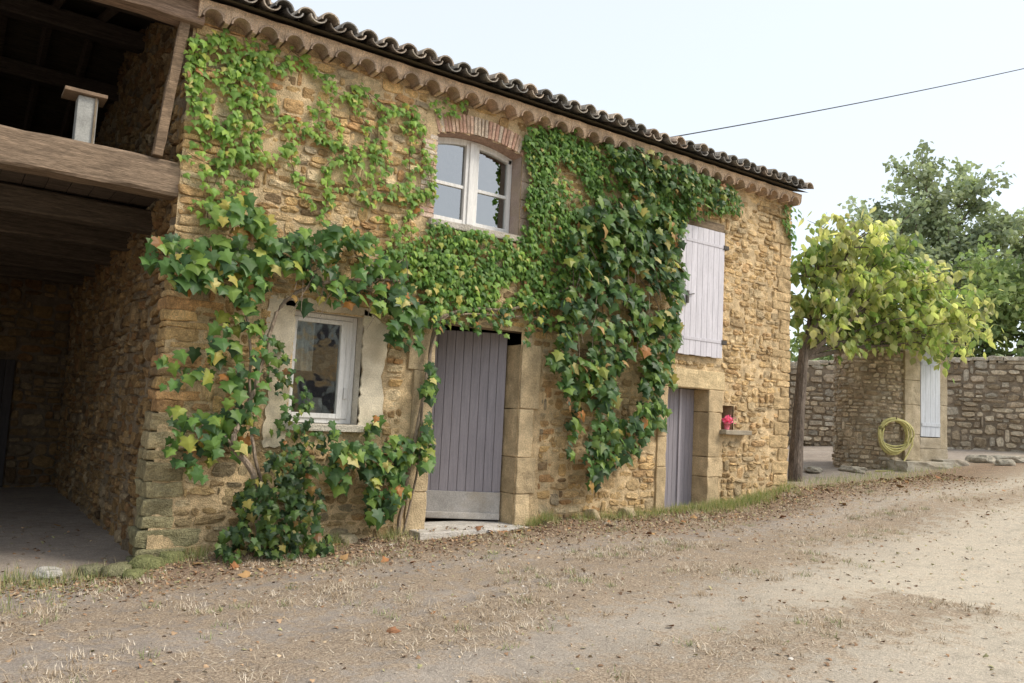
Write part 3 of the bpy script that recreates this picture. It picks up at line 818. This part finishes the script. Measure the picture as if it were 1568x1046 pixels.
def mat_ground():
    m, nt, N, L = new_mat('dusty_ground')
    out = N.new('ShaderNodeOutputMaterial'); b = N.new('ShaderNodeBsdfPrincipled'); L.new(b.outputs[0], out.inputs[0])
    tc = N.new('ShaderNodeTexCoord'); co = tc.outputs['Object']
    at = N.new('ShaderNodeAttribute'); at.attribute_name = 'Col'   # R = litter, G = brighter light towards the right painted into the ground, B = thick brown litter at the wall foot
    sp = N.new('ShaderNodeSeparateColor'); L.new(at.outputs['Color'], sp.inputs[0])
    n1 = noise_node(N, L, co, 1.1, 5, .65); n2 = noise_node(N, L, co, 7, 5, .7); n3 = noise_node(N, L, co, 60, 4, .75)
    base = ramp(N, L, n1.outputs['Fac'], [(.3, (.325, .275, .23)), (.7, (.45, .39, .33))])
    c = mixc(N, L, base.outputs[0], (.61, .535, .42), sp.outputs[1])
    ad = N.new('ShaderNodeMath'); ad.operation = 'MULTIPLY_ADD'; L.new(n2.outputs['Fac'], ad.inputs[0]); ad.inputs[1].default_value = 2.8
    sb = N.new('ShaderNodeMath'); sb.operation = 'ADD'; L.new(sp.outputs[0], sb.inputs[0]); sb.inputs[1].default_value = -1.55
    L.new(sb.outputs[0], ad.inputs[2])
    lr = ramp(N, L, ad.outputs[0], [(0.0, 0.0), (.45, .85)])
    lc = ramp(N, L, n3.outputs['Fac'], [(.3, (.21, .15, .10)), (.7, (.50, .40, .29))])
    lb = ramp(N, L, n3.outputs['Fac'], [(.3, (.135, .085, .052)), (.7, (.36, .25, .16))])
    lcc = mixc(N, L, lc.outputs[0], lb.outputs[0], sp.outputs[2])
    c = mixc(N, L, c, lcc, lr.outputs[0])
    g3 = ramp(N, L, n3.outputs['Fac'], [(.3, .68), (.7, 1.24)]); c = mixc(N, L, c, g3.outputs[0], 1.0, 'MULTIPLY')
    g2 = ramp(N, L, n2.outputs['Fac'], [(.3, .78), (.7, 1.16)]); c = mixc(N, L, c, g2.outputs[0], 1.0, 'MULTIPLY')
    vo = N.new('ShaderNodeTexVoronoi'); vo.inputs['Scale'].default_value = 45; L.new(co, vo.inputs['Vector'])
    pr = ramp(N, L, vo.outputs['Distance'], [(.12, 1.0), (.25, 0.0)])
    pc = ramp(N, L, vo.outputs['Color'], [(.55, 0.0), (.8, .6)])
    pm = N.new('ShaderNodeMath'); pm.operation = 'MULTIPLY'; L.new(pr.outputs[0], pm.inputs[0]); L.new(pc.outputs[0], pm.inputs[1])
    c = mixc(N, L, c, (.60, .55, .48), pm.outputs[0])
    L.new(c, b.inputs['Base Color']); b.inputs['Roughness'].default_value = .97; b.inputs['Specular IOR Level'].default_value = .1
    ad2 = N.new('ShaderNodeMath'); ad2.operation = 'ADD'; L.new(n3.outputs['Fac'], ad2.inputs[0]); L.new(pm.outputs[0], ad2.inputs[1])
    bp = N.new('ShaderNodeBump'); bp.inputs['Strength'].default_value = .8; bp.inputs['Distance'].default_value = .02
    L.new(ad2.outputs[0], bp.inputs['Height']); L.new(bp.outputs[0], b.inputs['Normal'])
    return m
def litter(x, y):
    l = np.exp(-((y + .55) / .85) ** 2) * .95 * (x > -.6)
    l = np.maximum(l, .66 * np.exp(-((y + 1.9 + .05 * x) / .65) ** 2))
    l = np.maximum(l, .72 * np.exp(-((y + 3.3 - .1 * x) / .6) ** 2) * (x < 6))
    l = np.maximum(l, .68 * np.exp(-((y + 4.7) / .5) ** 2) * (x < 5))
    return l
def painted_light(x, y):  # soft light-to-shade gradient across the yard, put into the ground colour
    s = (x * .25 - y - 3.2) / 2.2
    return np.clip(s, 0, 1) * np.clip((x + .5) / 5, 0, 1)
Cg = np.stack([litter(f, g), painted_light(f, g), np.exp(-((g + .4) / .55) ** 2) * (f > -.5)], 1)
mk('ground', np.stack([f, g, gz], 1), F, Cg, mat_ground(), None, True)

V, F, C = [], [], []
SC = [(.62, .53, .40), (.52, .42, .30), (.70, .61, .48), (.38, .29, .19)]
def blade(x, y, z, a, Ls, up, w, c):
    dx, dy = math.cos(a), math.sin(a); o = len(V)
    V.extend([(x - dy * w, y + dx * w, z), (x + dy * w, y - dx * w, z), (x + dx * Ls, y + dy * Ls, z + up + .004)])
    F.append((o, o + 1, o + 2)); C.extend([c, c, c])
for i in range(70000):
    x = rnd.uniform(-3.5, 13); y = rnd.uniform(-6.2, -.05)
    l = float(litter(x, y)) * (.2 + 3.0 * max(0, noise.noise(Vector((x * 1.3, y * 1.3, 9))) + .15))
    if rnd.random() > l: continue
    blade(x, y, gzat(x, y), rnd.uniform(0, 6.28), rnd.uniform(.02, .09), rnd.uniform(0, .5) * .05, .0028, np.array(rnd.choice(SC)))
for i in range(5500):
    x = rnd.uniform(-3.2, 11); y = rnd.uniform(-5.6, -.1)
    l = float(litter(x, y)) * 2.6 * max(0, noise.noise(Vector((x * 1.3, y * 1.3, 9))) + .12)
    if rnd.random() > l: continue
    z = gzat(x, y); cc = np.array(rnd.choice(SC)) if rnd.random() < .82 else np.array((.26, .30, .13))
    for k in range(rnd.randint(12, 26)):
        blade(x + rnd.gauss(0, .035), y + rnd.gauss(0, .035), z - .003, rnd.uniform(0, 6.28), rnd.uniform(.01, .07), rnd.uniform(.01, .06), .0028, cc * rnd.uniform(.8, 1.1))
mk('dry_grass', V, F, C, M_straw)
pos, nrm, tip, siz, col = [], [], [], [], []
for i in range(14000):
    x = rnd.uniform(-2.5, 14); y = -abs(rnd.gauss(.0, .6)) - .06 if rnd.random() < .82 else rnd.uniform(-6, 0)
    if -.2 > x and y > -.2: y = rnd.uniform(-1.5, 3)
    if 2.65 < x < 4.15 and y > -.3 and rnd.random() < .8: continue
    zz = gzat(x, y); zz = .225 if (2.7 < x < 4.1 and y > -.26) else zz
    pos.append((x, y, zz + .008)); nrm.append((rnd.gauss(0, .5), rnd.gauss(0, .5), 1)); tip.append((rnd.gauss(0, 1), rnd.gauss(0, 1), 0))
    big = rnd.random() < .008
    siz.append(rnd.uniform(.06, .12) if big else rnd.uniform(.014, .042))
    col.append(np.array(rnd.choice([(.38, .18, .08), (.42, .26, .12), (.30, .15, .08)] if big else [(.26, .165, .10), (.38, .26, .16), (.18, .115, .075), (.48, .37, .24), (.33, .31, .16), (.30, .18, .10)])) * rnd.uniform(.7, 1.2))
leaves('fallen_leaves', T_ivy, pos, nrm, tip, siz, col, M_straw, None)
pb = MB(); ico = bmesh.new(); bmesh.ops.create_icosphere(ico, subdivisions=1, radius=1); IV = np.array([v.co[:] for v in ico.verts]); IF = [[v.index for v in f.verts] for f in ico.faces]; ico.free()
for i in range(2600):
    x = rnd.uniform(-3.5, 13); y = rnd.uniform(-6.3, 0); s = rnd.uniform(.003, .010) * (1.8 if rnd.random() < .04 else 1)
    pb.add(IV * rng.uniform(.7, 1.2, IV.shape) * np.array((s * 1.3, s, s * .6)) + np.array((x, y, gzat(x, y) + s * .2)), IF, np.array(rnd.choice([(.5, .45, .38), (.38, .33, .27), (.6, .56, .5)])))
pb.build('gravel', M_straw)
fs_ = MB()
def rock(x, y, z, sx, sy, sz, col, mb=None):
    bm = bmesh.new(); bmesh.ops.create_icosphere(bm, subdivisions=3, radius=1)
    sd_ = rnd.random() * 50
    for v in bm.verts:
        k = 1 + .28 * noise.noise(v.co * 1.6 + Vector((sd_, 0, 0))) + .10 * noise.noise(v.co * 5 + Vector((sd_, 0, 0)))
        v.co = Vector((v.co.x * sx * k, v.co.y * sy * k, max(-.5, min(.8, v.co.z * 1.2)) * sz * k))
    a = rnd.uniform(0, 3); bm.transform(Matrix.Translation((x, y, z)) @ Matrix.Rotation(a, 4, 'Z'))
    bm.verts.index_update(); (mb or fs_).add([v.co[:] for v in bm.verts], [[v.index for v in f.verts] for f in bm.faces], col); bm.free()
MO = (.22, .23, .10)
rock(-.05, -.22, .03, .17, .13, .10, MO); rock(-.28, -.25, .0, .16, .12, .08, (.24, .23, .13)); rock(.18, -.16, .05, .14, .1, .10, MO); rock(-.48, -.15, .0, .14, .1, .07, (.24, .23, .14)); rock(-.18, -.42, .0, .13, .09, .05, MO)
rock(-.80, -.1, .0, .17, .11, .045, (.62, .59, .53)); rock(1.9, -.12, .14, .13, .1, .09, (.5, .42, .28)); rock(5.9, -.08, .3, .14, .1, .1, (.54, .44, .28)); rock(5.3, -.06, .3, .2, .08, .1, (.52, .42, .27))
fs_.build('footing_stones', M_stone, None, True)
V, F, C = [], [], []
for i in range(15000):
    t = rnd.random()
    if t < .22: x = rnd.gauss(7.9, .6); y = -.12 - abs(rnd.gauss(0, .16))
    elif t < .34: x = rnd.gauss(-1.3, .7); y = -.35 + rnd.gauss(0, .2)
    elif t < .42: x = rnd.gauss(-2.0, .5); y = -1.2 + rnd.gauss(0, .15)
    elif t < .46: x = rnd.gauss(4.35, .1); y = -.12 - abs(rnd.gauss(0, .06))
    elif t < .90:
        x = rnd.uniform(.2, 9.4); y = -.08 - abs(rnd.gauss(0, .15))
        if noise.noise(Vector((x * 2.2, 4, 0))) < -.12: continue
    else: x = rnd.uniform(9.6, 15); y = rnd.gauss(0.2, .3)
    if 2.6 < x < 4.2 and y > -.4: continue
    z = gzat(x, y); h = rnd.uniform(.03, .15)
    blade(x, y, z - .01, rnd.uniform(0, 6.28), h * .5, h, .003, np.array(rnd.choice([(.14, .22, .06), (.24, .29, .10), (.42, .39, .2), (.5, .43, .28)])))
mk('wall_foot_grass', V, F, C, M_leaf2)

# ================================================================== BOUNDARY WALL
bw = empty('boundary_wall')
def wall_run(p0, p1, z0, zt0, zt1, th, mb_s, mb_m, hr, wr, colf):
    p0 = np.array(p0, float); p1 = np.array(p1, float); L = np.linalg.norm(p1 - p0); d = (p1 - p0) / L; nrm_ = np.array((d[1], -d[0]))
    if np.dot(nrm_, np.array((-1.67, -8.02)) - p0) < 0: nrm_ = -nrm_
    mp = lambda u, v, dd: np.stack([p0[0] + d[0] * u + nrm_[0] * dd, p0[1] + d[1] * u + nrm_[1] * dd, v], 1)
    topf = lambda u: zt0 + (zt1 - zt0) * u / L + .04 * math.sin(u * 1.7)
    r = layout(0, L, z0, topf, [], hr, wr, .16)
    lay_stones(mb_s, r, mp, .010, (.02, .07), colf, 9, .05, None, (.65, 1.15))
    V = []
    for u in (0, L):
        for dd, v in ((0, z0 - .5), (0, topf(u) - .05), (-th, topf(u) - .05), (-th, z0 - .5)): V.append(mp(np.array([u]), np.array([v]), np.array([dd]))[0])
    mb_m.add(V, [(0, 1, 5, 4), (1, 2, 6, 5), (2, 3, 7, 6), (0, 3, 2, 1), (4, 5, 6, 7)], (.32, .26, .19))
    u = 0; ang = math.atan2(d[1], d[0])
    while u < L:
        w = rnd.uniform(.18, .42); q = mp(np.array([u + w / 2]), np.array([topf(u) + .02]), np.array([-th / 2]))[0]
        roughblock(mb_s, q, (w - .01, th + .14, rnd.uniform(.07, .14)), np.array((.56, .50, .40)) * rnd.uniform(.8, 1.15), ang + rnd.uniform(-.07, .07), rnd.uniform(0, 50), .04, .02); u += w
ws, wm = MB(), MB()
def wcol(u, v): return np.array(rnd.choice([(.61, .50, .35), (.53, .43, .31), (.43, .34, .23), (.67, .57, .42), (.53, .47, .37)]))
wall_run((8.0, 11.5), (17.3, 5.6), .2, 3.25, 3.35, .5, ws, wm, (.08, .18), (.14, .40), wcol)
wall_run((17.3, 5.6), (19.5, 2.6), .6, 3.35, 3.52, .5, ws, wm, (.08, .18), (.14, .40), wcol)
wall_run((19.5, 2.6), (22.6, -4.5), .9, 3.52, 3.72, .5, ws, wm, (.08, .20), (.14, .42), wcol)
ws.build('wall_stones', M_stone, bw); wm.build('wall_core', M_mortar, bw)

# ================================================================== WELL HOUSE
wh = empty('stone_well_house')
wc = (14.42, 1.45); WRd = .76; wz1 = 3.26
wst, wmo = MB(), MB()
cmap = lambda u, v, d: np.stack([wc[0] + (WRd + d) * np.cos(u / WRd), wc[1] + (WRd + d) * np.sin(u / WRd), v], 1)
ua, ub = math.radians(90) * WRd, math.radians(300) * WRd
r = layout(ua, ub, .6, lambda u: wz1, [], (.05, .12), (.10, .26), .14)
lay_stones(wst, r, cmap, .007, (.012, .045), wcol, 9, .03)
P, F, C = backing(0, 2 * math.pi * WRd, .4, wz1 + .02, None, cmap, .08, .01, .002, (.42, .35, .25)); wmo.add(P, F, C)
for a in np.arange(90, 300, 17):
    a = math.radians(a)
    roughblock(wst, (wc[0] + (WRd - .12) * math.cos(a), wc[1] + (WRd - .12) * math.sin(a), wz1 + .05), (.42, .22, .09), np.array((.50, .47, .39)) * rnd.uniform(.8, 1.1), a, rnd.uniform(0, 50), .03)
wst.build('curved_wall_stones', M_stone, wh); wmo.build('curved_wall_core', M_mortar, wh, True)
Mw = Matrix.Translation((14.23, .72, 0)) @ Matrix.Rotation(math.radians(-19), 4, 'Z')
wp = MB(); WPc = np.array((.56, .48, .35))
def wblock(x0, x1, y0, y1, z0, z1, c, amp=.012):
    q = Mw @ Vector(((x0 + x1) / 2, (y0 + y1) / 2, (z0 + z1) / 2)); roughblock(wp, q, (x1 - x0, y1 - y0, z1 - z0), np.array(c) * rnd.uniform(.9, 1.05), math.radians(-19), rnd.uniform(0, 50), amp)
z = 1.05
for h in (.52, .60, .50, .62): wblock(.0, .38, -.08, .4, z, z + h - .004, WPc); z += h
for h in (.9, 1.1): wblock(.93, 1.12, -.02, .4, 1.3 + (0 if h < 1 else .9), 1.3 + (0 if h < 1 else .9) + h, WPc * .9)
wblock(.385, 1.1, -.05, .4, 1.03, 1.30, (.50, .44, .34)); wblock(.385, .93, -.06, .3, 1.305, 1.52, (.56, .50, .40))
wblock(-.06, 1.2, -.14, .5, 3.30, 3.42, (.46, .41, .33), .02)
wblock(-.35, .75, -.55, .1, .66, 1.04, (.46, .43, .36), .05); wblock(.7, 1.3, -.35, .3, .8, 1.1, (.44, .40, .33), .05)
wp.build('portal_stones', M_ashlar, wh)
wd = MB()
for i in range(4): bx(wd, .44 + i * .122, .44 + i * .122 + .119, -.03, .0, 1.54, 3.28, np.array((.62, .66, .72)) * rnd.uniform(.95, 1.02), .004, 0, Mw)
for z in (1.75, 3.0): bx(wd, .46, .92, -.043, -.031, z, z + .07, (.58, .62, .68), .004, 0, Mw)
wd.build('pale_blue_door', M_paint, wh)
wi = MB(); bx(wi, .385, .93, .2, .26, 1.5, 3.3, (.08, .07, .06), 0, 0, Mw); bx(wi, .0, 1.1, .4, .9, .7, 3.3, (.36, .3, .22), 0, 0, Mw); wi.build('rear_masonry', M_mortar, wh)
wt = MB()
for i in range(6):
    Mt = Mw @ Matrix.Translation((-.02 + i * .22, .1, 3.46))
    V = []; F = []
    for j in range(2):
        for k in range(7):
            t = math.pi * k / 6; V.append((Mt @ Vector((.11 * math.cos(t), -.34 + j * 1.1, .09 * math.sin(t) + .14 * j)))[:])
    for k in range(6): F.append((k, k + 1, 8 + k, 7 + k))
    wt.add(V, F, np.array((.48, .38, .30)) * rnd.uniform(.7, 1.1))
V = [(wc[0] + (WRd - .05) * math.cos(a), wc[1] + (WRd - .05) * math.sin(a), 3.29) for a in np.linspace(0, 2 * math.pi, 24, endpoint=False)] + [(wc[0], wc[1], 3.48)]
wt.add(V, [(i, (i + 1) % 24, 24) for i in range(24)], (.38, .33, .27))
wt.build('tile_cap', M_tile, wh)

lb = MB()
for (x, y, sx, sy, sz) in ((16.2, .1, .32, .22, .14), (16.9, -.2, .4, .25, .10), (15.9, -.5, .2, .16, .10), (13.1, 1.1, .4, .16, .08), (12.4, 1.5, .4, .16, .07)):
    rock(x, y, gh(x, y) + .04, sx, sy, sz, np.array((.46, .42, .34)) * rnd.uniform(.85, 1.1), lb)
lb.build('loose_stones', M_stone, None, False)

hs = empty('garden_hose'); hm = MB()
ang = math.radians(236); hc = Vector((wc[0] + (WRd + .10) * math.cos(ang), wc[1] + (WRd + .10) * math.sin(ang), 1.50))
tg = Vector((-math.sin(ang), math.cos(ang), 0)); no = Vector((math.cos(ang), math.sin(ang), 0))
pts = []
for i in range(8 * 26):
    t = 2 * math.pi * i / 26; k = i // 26
    rx = .27 + .03 * math.sin(i * .13) + .008 * k; rz = .36 + .025 * math.cos(i * .11) - .012 * k
    pts.append(hc + tg * (math.cos(t) * rx) + Vector((0, 0, math.sin(t) * rz + .01 * k)) + no * (.05 * math.sin(i * .21) + .014 * k))
pts += [pts[-1] + Vector((0, 0, -.15)), hc + tg * .2 + Vector((0, 0, -.5)), hc + tg * .3 + no * .1 + Vector((0, 0, -.66)), hc - tg * .5 + no * .3 + Vector((0, 0, -.68))]
tube(hm, pts, [.018] * len(pts), (.62, .58, .26), 6); tube(hm, [hc + Vector((0, 0, .36)) - no * .1, hc + Vector((0, 0, .36)) + no * .12, hc + Vector((0, 0, .42)) + no * .14], [.012] * 3, (.2, .15, .1))
hm.build('hose', M_plain, hs, True)

# ================================================================== HOUSE ACROSS THE YARD (seen in window reflections)
oh = empty('farmhouse_opposite'); om, os_ = MB(), MB()
bx(om, -10, 14, -34, -26, -.5, 7.2, (.46, .37, .25), 0)
omap = lambda u, v, d: np.stack([u, -26 + d, v], 1)
oho = [(a, a + 1.1, c, c + 1.5) for a in (-8, -4, 0, 4, 8, 11.5) for c in (1.2, 4.4)]
lay_stones(os_, layout(-10, 14, -.3, lambda u: 7.2, oho, (.18, .34), (.3, .8), .1), omap, .015, (.02, .05), fcol, 8, .03)
for (a, b, c, d) in oho:
    bx(om, a + .02, b - .02, -26, -25.96, c + .02, d - .02, (.08, .08, .09), 0); bx(om, a - .5, a, -25.98, -25.93, c, d, (.35, .38, .36), .01); bx(om, b, b + .5, -25.98, -25.93, c, d, (.35, .38, .36), .01)
om.add([(-10.4, -25.5, 7.1), (14.4, -25.5, 7.1), (14.4, -30, 8.9), (-10.4, -30, 8.9), (-10.4, -34.5, 7.1), (14.4, -34.5, 7.1)], [(0, 1, 2, 3), (3, 2, 5, 4), (0, 3, 4), (1, 5, 2)], (.36, .26, .19))
om.build('walls_roof_shutters', M_mortar, oh); os_.build('stonework', M_stone, oh)

# ================================================================== TREES
def tree(name, base, trunk_h, trunk_r, centers, nleaf, lsize, cols, mat, T, limbs=9, seed=1, lean=(0, 0), droop=.3, bark=(.15, .12, .09), spread=.15):
    r_ = random.Random(seed); e = empty(name); mb = MB(); B = Vector(base)
    top = B + Vector((lean[0], lean[1], trunk_h))
    tube(mb, smooth_path([B - Vector((0, 0, .2)), B.lerp(top, .4) + Vector((r_.uniform(-.05, .05), r_.uniform(-.05, .05), 0)) * trunk_h * .3, top], 5),
         list(np.linspace(trunk_r * 1.25, trunk_r * .75, 11)), bark, 10, .06)
    pos, nrm, tip, siz, col = [], [], [], [], []
    tips = []
    tot = sum(c[3] * c[4] * c[5] for c in centers)
    for (cx, cy, cz, rx, ry, rz) in centers:
        C = Vector((cx, cy, cz)); st_ = top.lerp(B, r_.uniform(0, .12))
        mid = st_.lerp(C, .5) + Vector((r_.uniform(-.2, .2), r_.uniform(-.2, .2), r_.uniform(-.05, .25))) * max(rx, .5)
        p = smooth_path([st_, mid, C], 5); tube(mb, p, list(np.linspace(trunk_r * .5, trunk_r * .16, len(p))), bark, 7, .08)
        for k in range(limbs):
            d = Vector((r_.gauss(0, 1), r_.gauss(0, 1), r_.gauss(.15, .8))).normalized()
            s = p[r_.randint(len(p) // 2, len(p) - 1)]
            en = C + Vector((d.x * rx, d.y * ry, d.z * rz)) * r_.uniform(.6, 1.25)
            m2 = s.lerp(en, .55) + Vector((r_.uniform(-.1, .1), r_.uniform(-.1, .1), r_.uniform(0, .2))) * rx
            q = smooth_path([s, m2, en], 4); tube(mb, q, list(np.linspace(trunk_r * .14, trunk_r * .03, len(q))), bark, 4)
            tips.append((q, rx * ry * rz / tot, max(rx, rz)))
    wsum = sum(t[1] for t in tips)
    for q, w, R in tips:
        n = int(nleaf * w / wsum) + 1
        shade = r_.uniform(.7, 1.25); cb = np.array(r_.choice(cols))
        for i in range(n):
            t = r_.random() ** .6 * (len(q) - 1); k = min(int(t), len(q) - 2); P = q[k].lerp(q[k + 1], t - k)
            s = R * spread; pos.append((P.x + r_.gauss(0, s), P.y + r_.gauss(0, s), P.z + r_.gauss(0, s * .8)))
            nrm.append((r_.gauss(0, .7), r_.gauss(0, .7), r_.uniform(.0, 1.2))); tip.append((r_.gauss(0, .6), r_.gauss(0, .6), -droop * 2 - .1))
            siz.append(lsize * r_.uniform(.6, 1.25)); col.append((cb * .5 + np.array(r_.choice(cols)) * .5) * shade * r_.uniform(.75, 1.2))
    mb.build('trunk_and_limbs', M_bark, e); leaves('foliage', T, pos, nrm, tip, siz, col, mat, e)
    return e

YG = [(.27, .35, .13), (.21, .30, .10), (.40, .44, .18), (.14, .21, .07), (.52, .50, .25), (.60, .56, .33)]
tree('mulberry_tree', (10.55, .62, .62), 2.35, .105,
     [(11.0, .5, 4.5, .8, .8, .9), (11.6, .2, 5.0, .8, .8, .8), (12.5, .3, 4.9, .8, .9, .8), (12.7, .1, 4.2, 1.0, 1.1, .7), (13.6, .0, 4.4, .9, 1.0, .7), (14.5, -.2, 4.0, 1.0, 1.0, .6), (11.0, .5, 3.5, .9, .8, .55), (12.1, .2, 3.5, 1.0, .9, .5), (13.2, .0, 3.5, 1.0, .9, .45), (14.3, -.3, 3.4, .9, .8, .45)],
     3900, .185, YG, M_leaft, T_oval, 15, 5, (.15, -.05), .8, (.17, .14, .115), .13)

OL = [(.33, .38, .25), (.38, .43, .29), (.25, .30, .20), (.44, .48, .34)]  # leaf tones lightened to put distance haze into the colour
DK = [(.21, .28, .11), (.27, .34, .14), (.14, .20, .09), (.34, .38, .17)]
tree('tall_olive_tree', (34, 10, 1.5), 6.5, .3,
     [(31.6, 11.2, 11.0, 1.6, 1.8, 1.3), (33.3, 10.2, 13.0, 1.5, 1.7, 1.6), (35.4, 9.5, 12.8, 1.5, 1.8, 1.4), (34.5, 9.5, 10.5, 2.1, 2.2, 1.7), (36.5, 8.5, 11.0, 1.6, 1.9, 1.5), (32.5, 10.4, 9.0, 2.0, 2.0, 1.4), (35, 9.0, 8.5, 2.3, 2, 1.5)],
     10000, .25, OL, M_leafb, T_clump, 15, 11, (0, 0), .2, (.25, .21, .17), .13)
tree('tall_olive_tree', (38.5, 8, 1.5), 5.5, .28,
     [(38.0, 8.0, 10.9, 1.7, 1.8, 1.3), (39.2, 7.0, 9.9, 1.9, 2, 1.6), (37.3, 8.3, 8.7, 2, 2, 1.6), (40.5, 6.2, 10.6, 1.9, 2, 1.6), (41.5, 4, 9.6, 2.3, 2.4, 2.0)],
     6500, .26, OL, M_leafb, T_clump, 14, 12, (0, 0), .2, (.25, .21, .17), .13)
tree('shade_tree', (29, 10.7, 1.4), 4.5, .22,
     [(28.6, 11.0, 8.0, 1.3, 1.4, 1.2), (29.6, 10.6, 8.7, 1.2, 1.3, 1.1), (29.3, 10.5, 6.8, 1.7, 1.6, 1.3)],
     4200, .24, OL, M_leafb, T_clump, 14, 13, (0, 0), .2, (.25, .21, .17), .13)
hd = [(27.8, 5.5, 6.0, 2.1, 2.0, 1.9), (28.9, 3.5, 5.8, 2.1, 2.0, 2.0), (27.6, 8.0, 5.4, 2.3, 2, 1.6), (26.6, 6.3, 4.0, 2.2, 1.8, 1.6), (25.5, 8.8, 3.8, 2.2, 1.8, 1.5), (23.8, 10.0, 3.6, 2.0, 1.8, 1.5), (27.5, 3.4, 3.8, 2.0, 1.8, 1.5), (29, .8, 5.2, 2.4, 2, 2.2), (30, -2, 5.2, 2.4, 2, 2.2), (29, 5.2, 7.4, 1.6, 1.5, 1.3)]
tree('hedge_thicket', (28, 5.5, 1.4), 2.4, .2, hd, 16000, .23, DK, M_leafb, T_clump, 16, 14, (0, 0), .2, (.15, .12, .09), .14)
tree('distant_trees', (60, 25, 1.8), 3, .4, [(45 + rnd.uniform(-3, 14), -18 + 7 * i, 4.0 + rnd.uniform(-1, 1.5), 4.5, 4.5, 3.0) for i in range(11)], 10000, .7, OL, M_leafb, T_clump, 12, 15, (0, 0), .2)

# ================================================================== POWER LINE
pl = empty('power_line'); pm_ = MB()
A = Vector((8.39, 2.0, 6.62)); Bp = Vector((18.1, .1, 10.30)); E_ = A + (Bp - A) * 1.6
pts = []
for i in range(41):
    t = i / 40; p = A.lerp(E_, t); p.z -= .22 * 4 * t * (1 - t) * .55; pts.append(p)
tube(pm_, pts, [.011] * 41, (.03, .03, .03), 5)
tube(pm_, [A - Vector((0, 0, .6)), A + Vector((0, 0, .05))], [.02, .02], (.1, .1, .1), 6)
tube(pm_, [Vector((E_.x, E_.y, .8)), E_ + Vector((0, 0, .3))], [.16, .11], (.22, .19, .15), 8)
pm_.build('cable_and_pole', M_metal, pl)

# ================================================================== LIGHT
sd3 = Vector((.50, -.52, .80)).normalized()
el = math.asin(sd3.z); az = math.atan2(sd3.x, sd3.y)
W = bpy.data.worlds.new('World'); scene.world = W; W.use_nodes = True
nt = W.node_tree; nt.nodes.clear()
o = nt.nodes.new('ShaderNodeOutputWorld'); b1 = nt.nodes.new('ShaderNodeBackground'); b2 = nt.nodes.new('ShaderNodeBackground'); ad = nt.nodes.new('ShaderNodeAddShader')
sk = nt.nodes.new('ShaderNodeTexSky'); sk.sky_type = 'NISHITA'; sk.sun_disc = False; sk.sun_elevation = el; sk.sun_rotation = az; sk.dust_density = 2.0; sk.air_density = 1.0
nt.links.new(sk.outputs[0], b1.inputs[0]); b1.inputs[1].default_value = .11
b2.inputs[0].default_value = (.98, 1.0, .97, 1); b2.inputs[1].default_value = .74   # bright thin haze
nt.links.new(b1.outputs[0], ad.inputs[0]); nt.links.new(b2.outputs[0], ad.inputs[1]); nt.links.new(ad.outputs[0], o.inputs[0])
sl = bpy.data.lights.new('sun', 'SUN'); sl.energy = 2.8; sl.angle = math.radians(20); sl.color = (1, .91, .78)
so = bpy.data.objects.new('sun', sl); scene.collection.objects.link(so)
so.rotation_euler = sd3.to_track_quat('Z', 'Y').to_euler()

# ================================================================== CAMERA
yaw, pit, rol = math.radians(35.10), math.radians(5.47), math.radians(2.81)
fw = Vector((math.sin(yaw) * math.cos(pit), math.cos(yaw) * math.cos(pit), math.sin(pit)))
r_ = Vector((math.cos(yaw), -math.sin(yaw), 0)); u_ = r_.cross(fw)
r2 = r_ * math.cos(rol) + u_ * math.sin(rol); u2 = -r_ * math.sin(rol) + u_ * math.cos(rol)
cam = bpy.data.cameras.new('camera'); co = bpy.data.objects.new('camera', cam); scene.collection.objects.link(co)
Mx = Matrix((r2, u2, -fw)).transposed().to_4x4(); Mx.translation = Vector((-1.673, -8.023, 1.5)); co.matrix_world = Mx
cam.sensor_width = 36; cam.lens = 36 * 1226.7 / 1568; cam.clip_start = .05; cam.clip_end = 2000
scene.camera = co
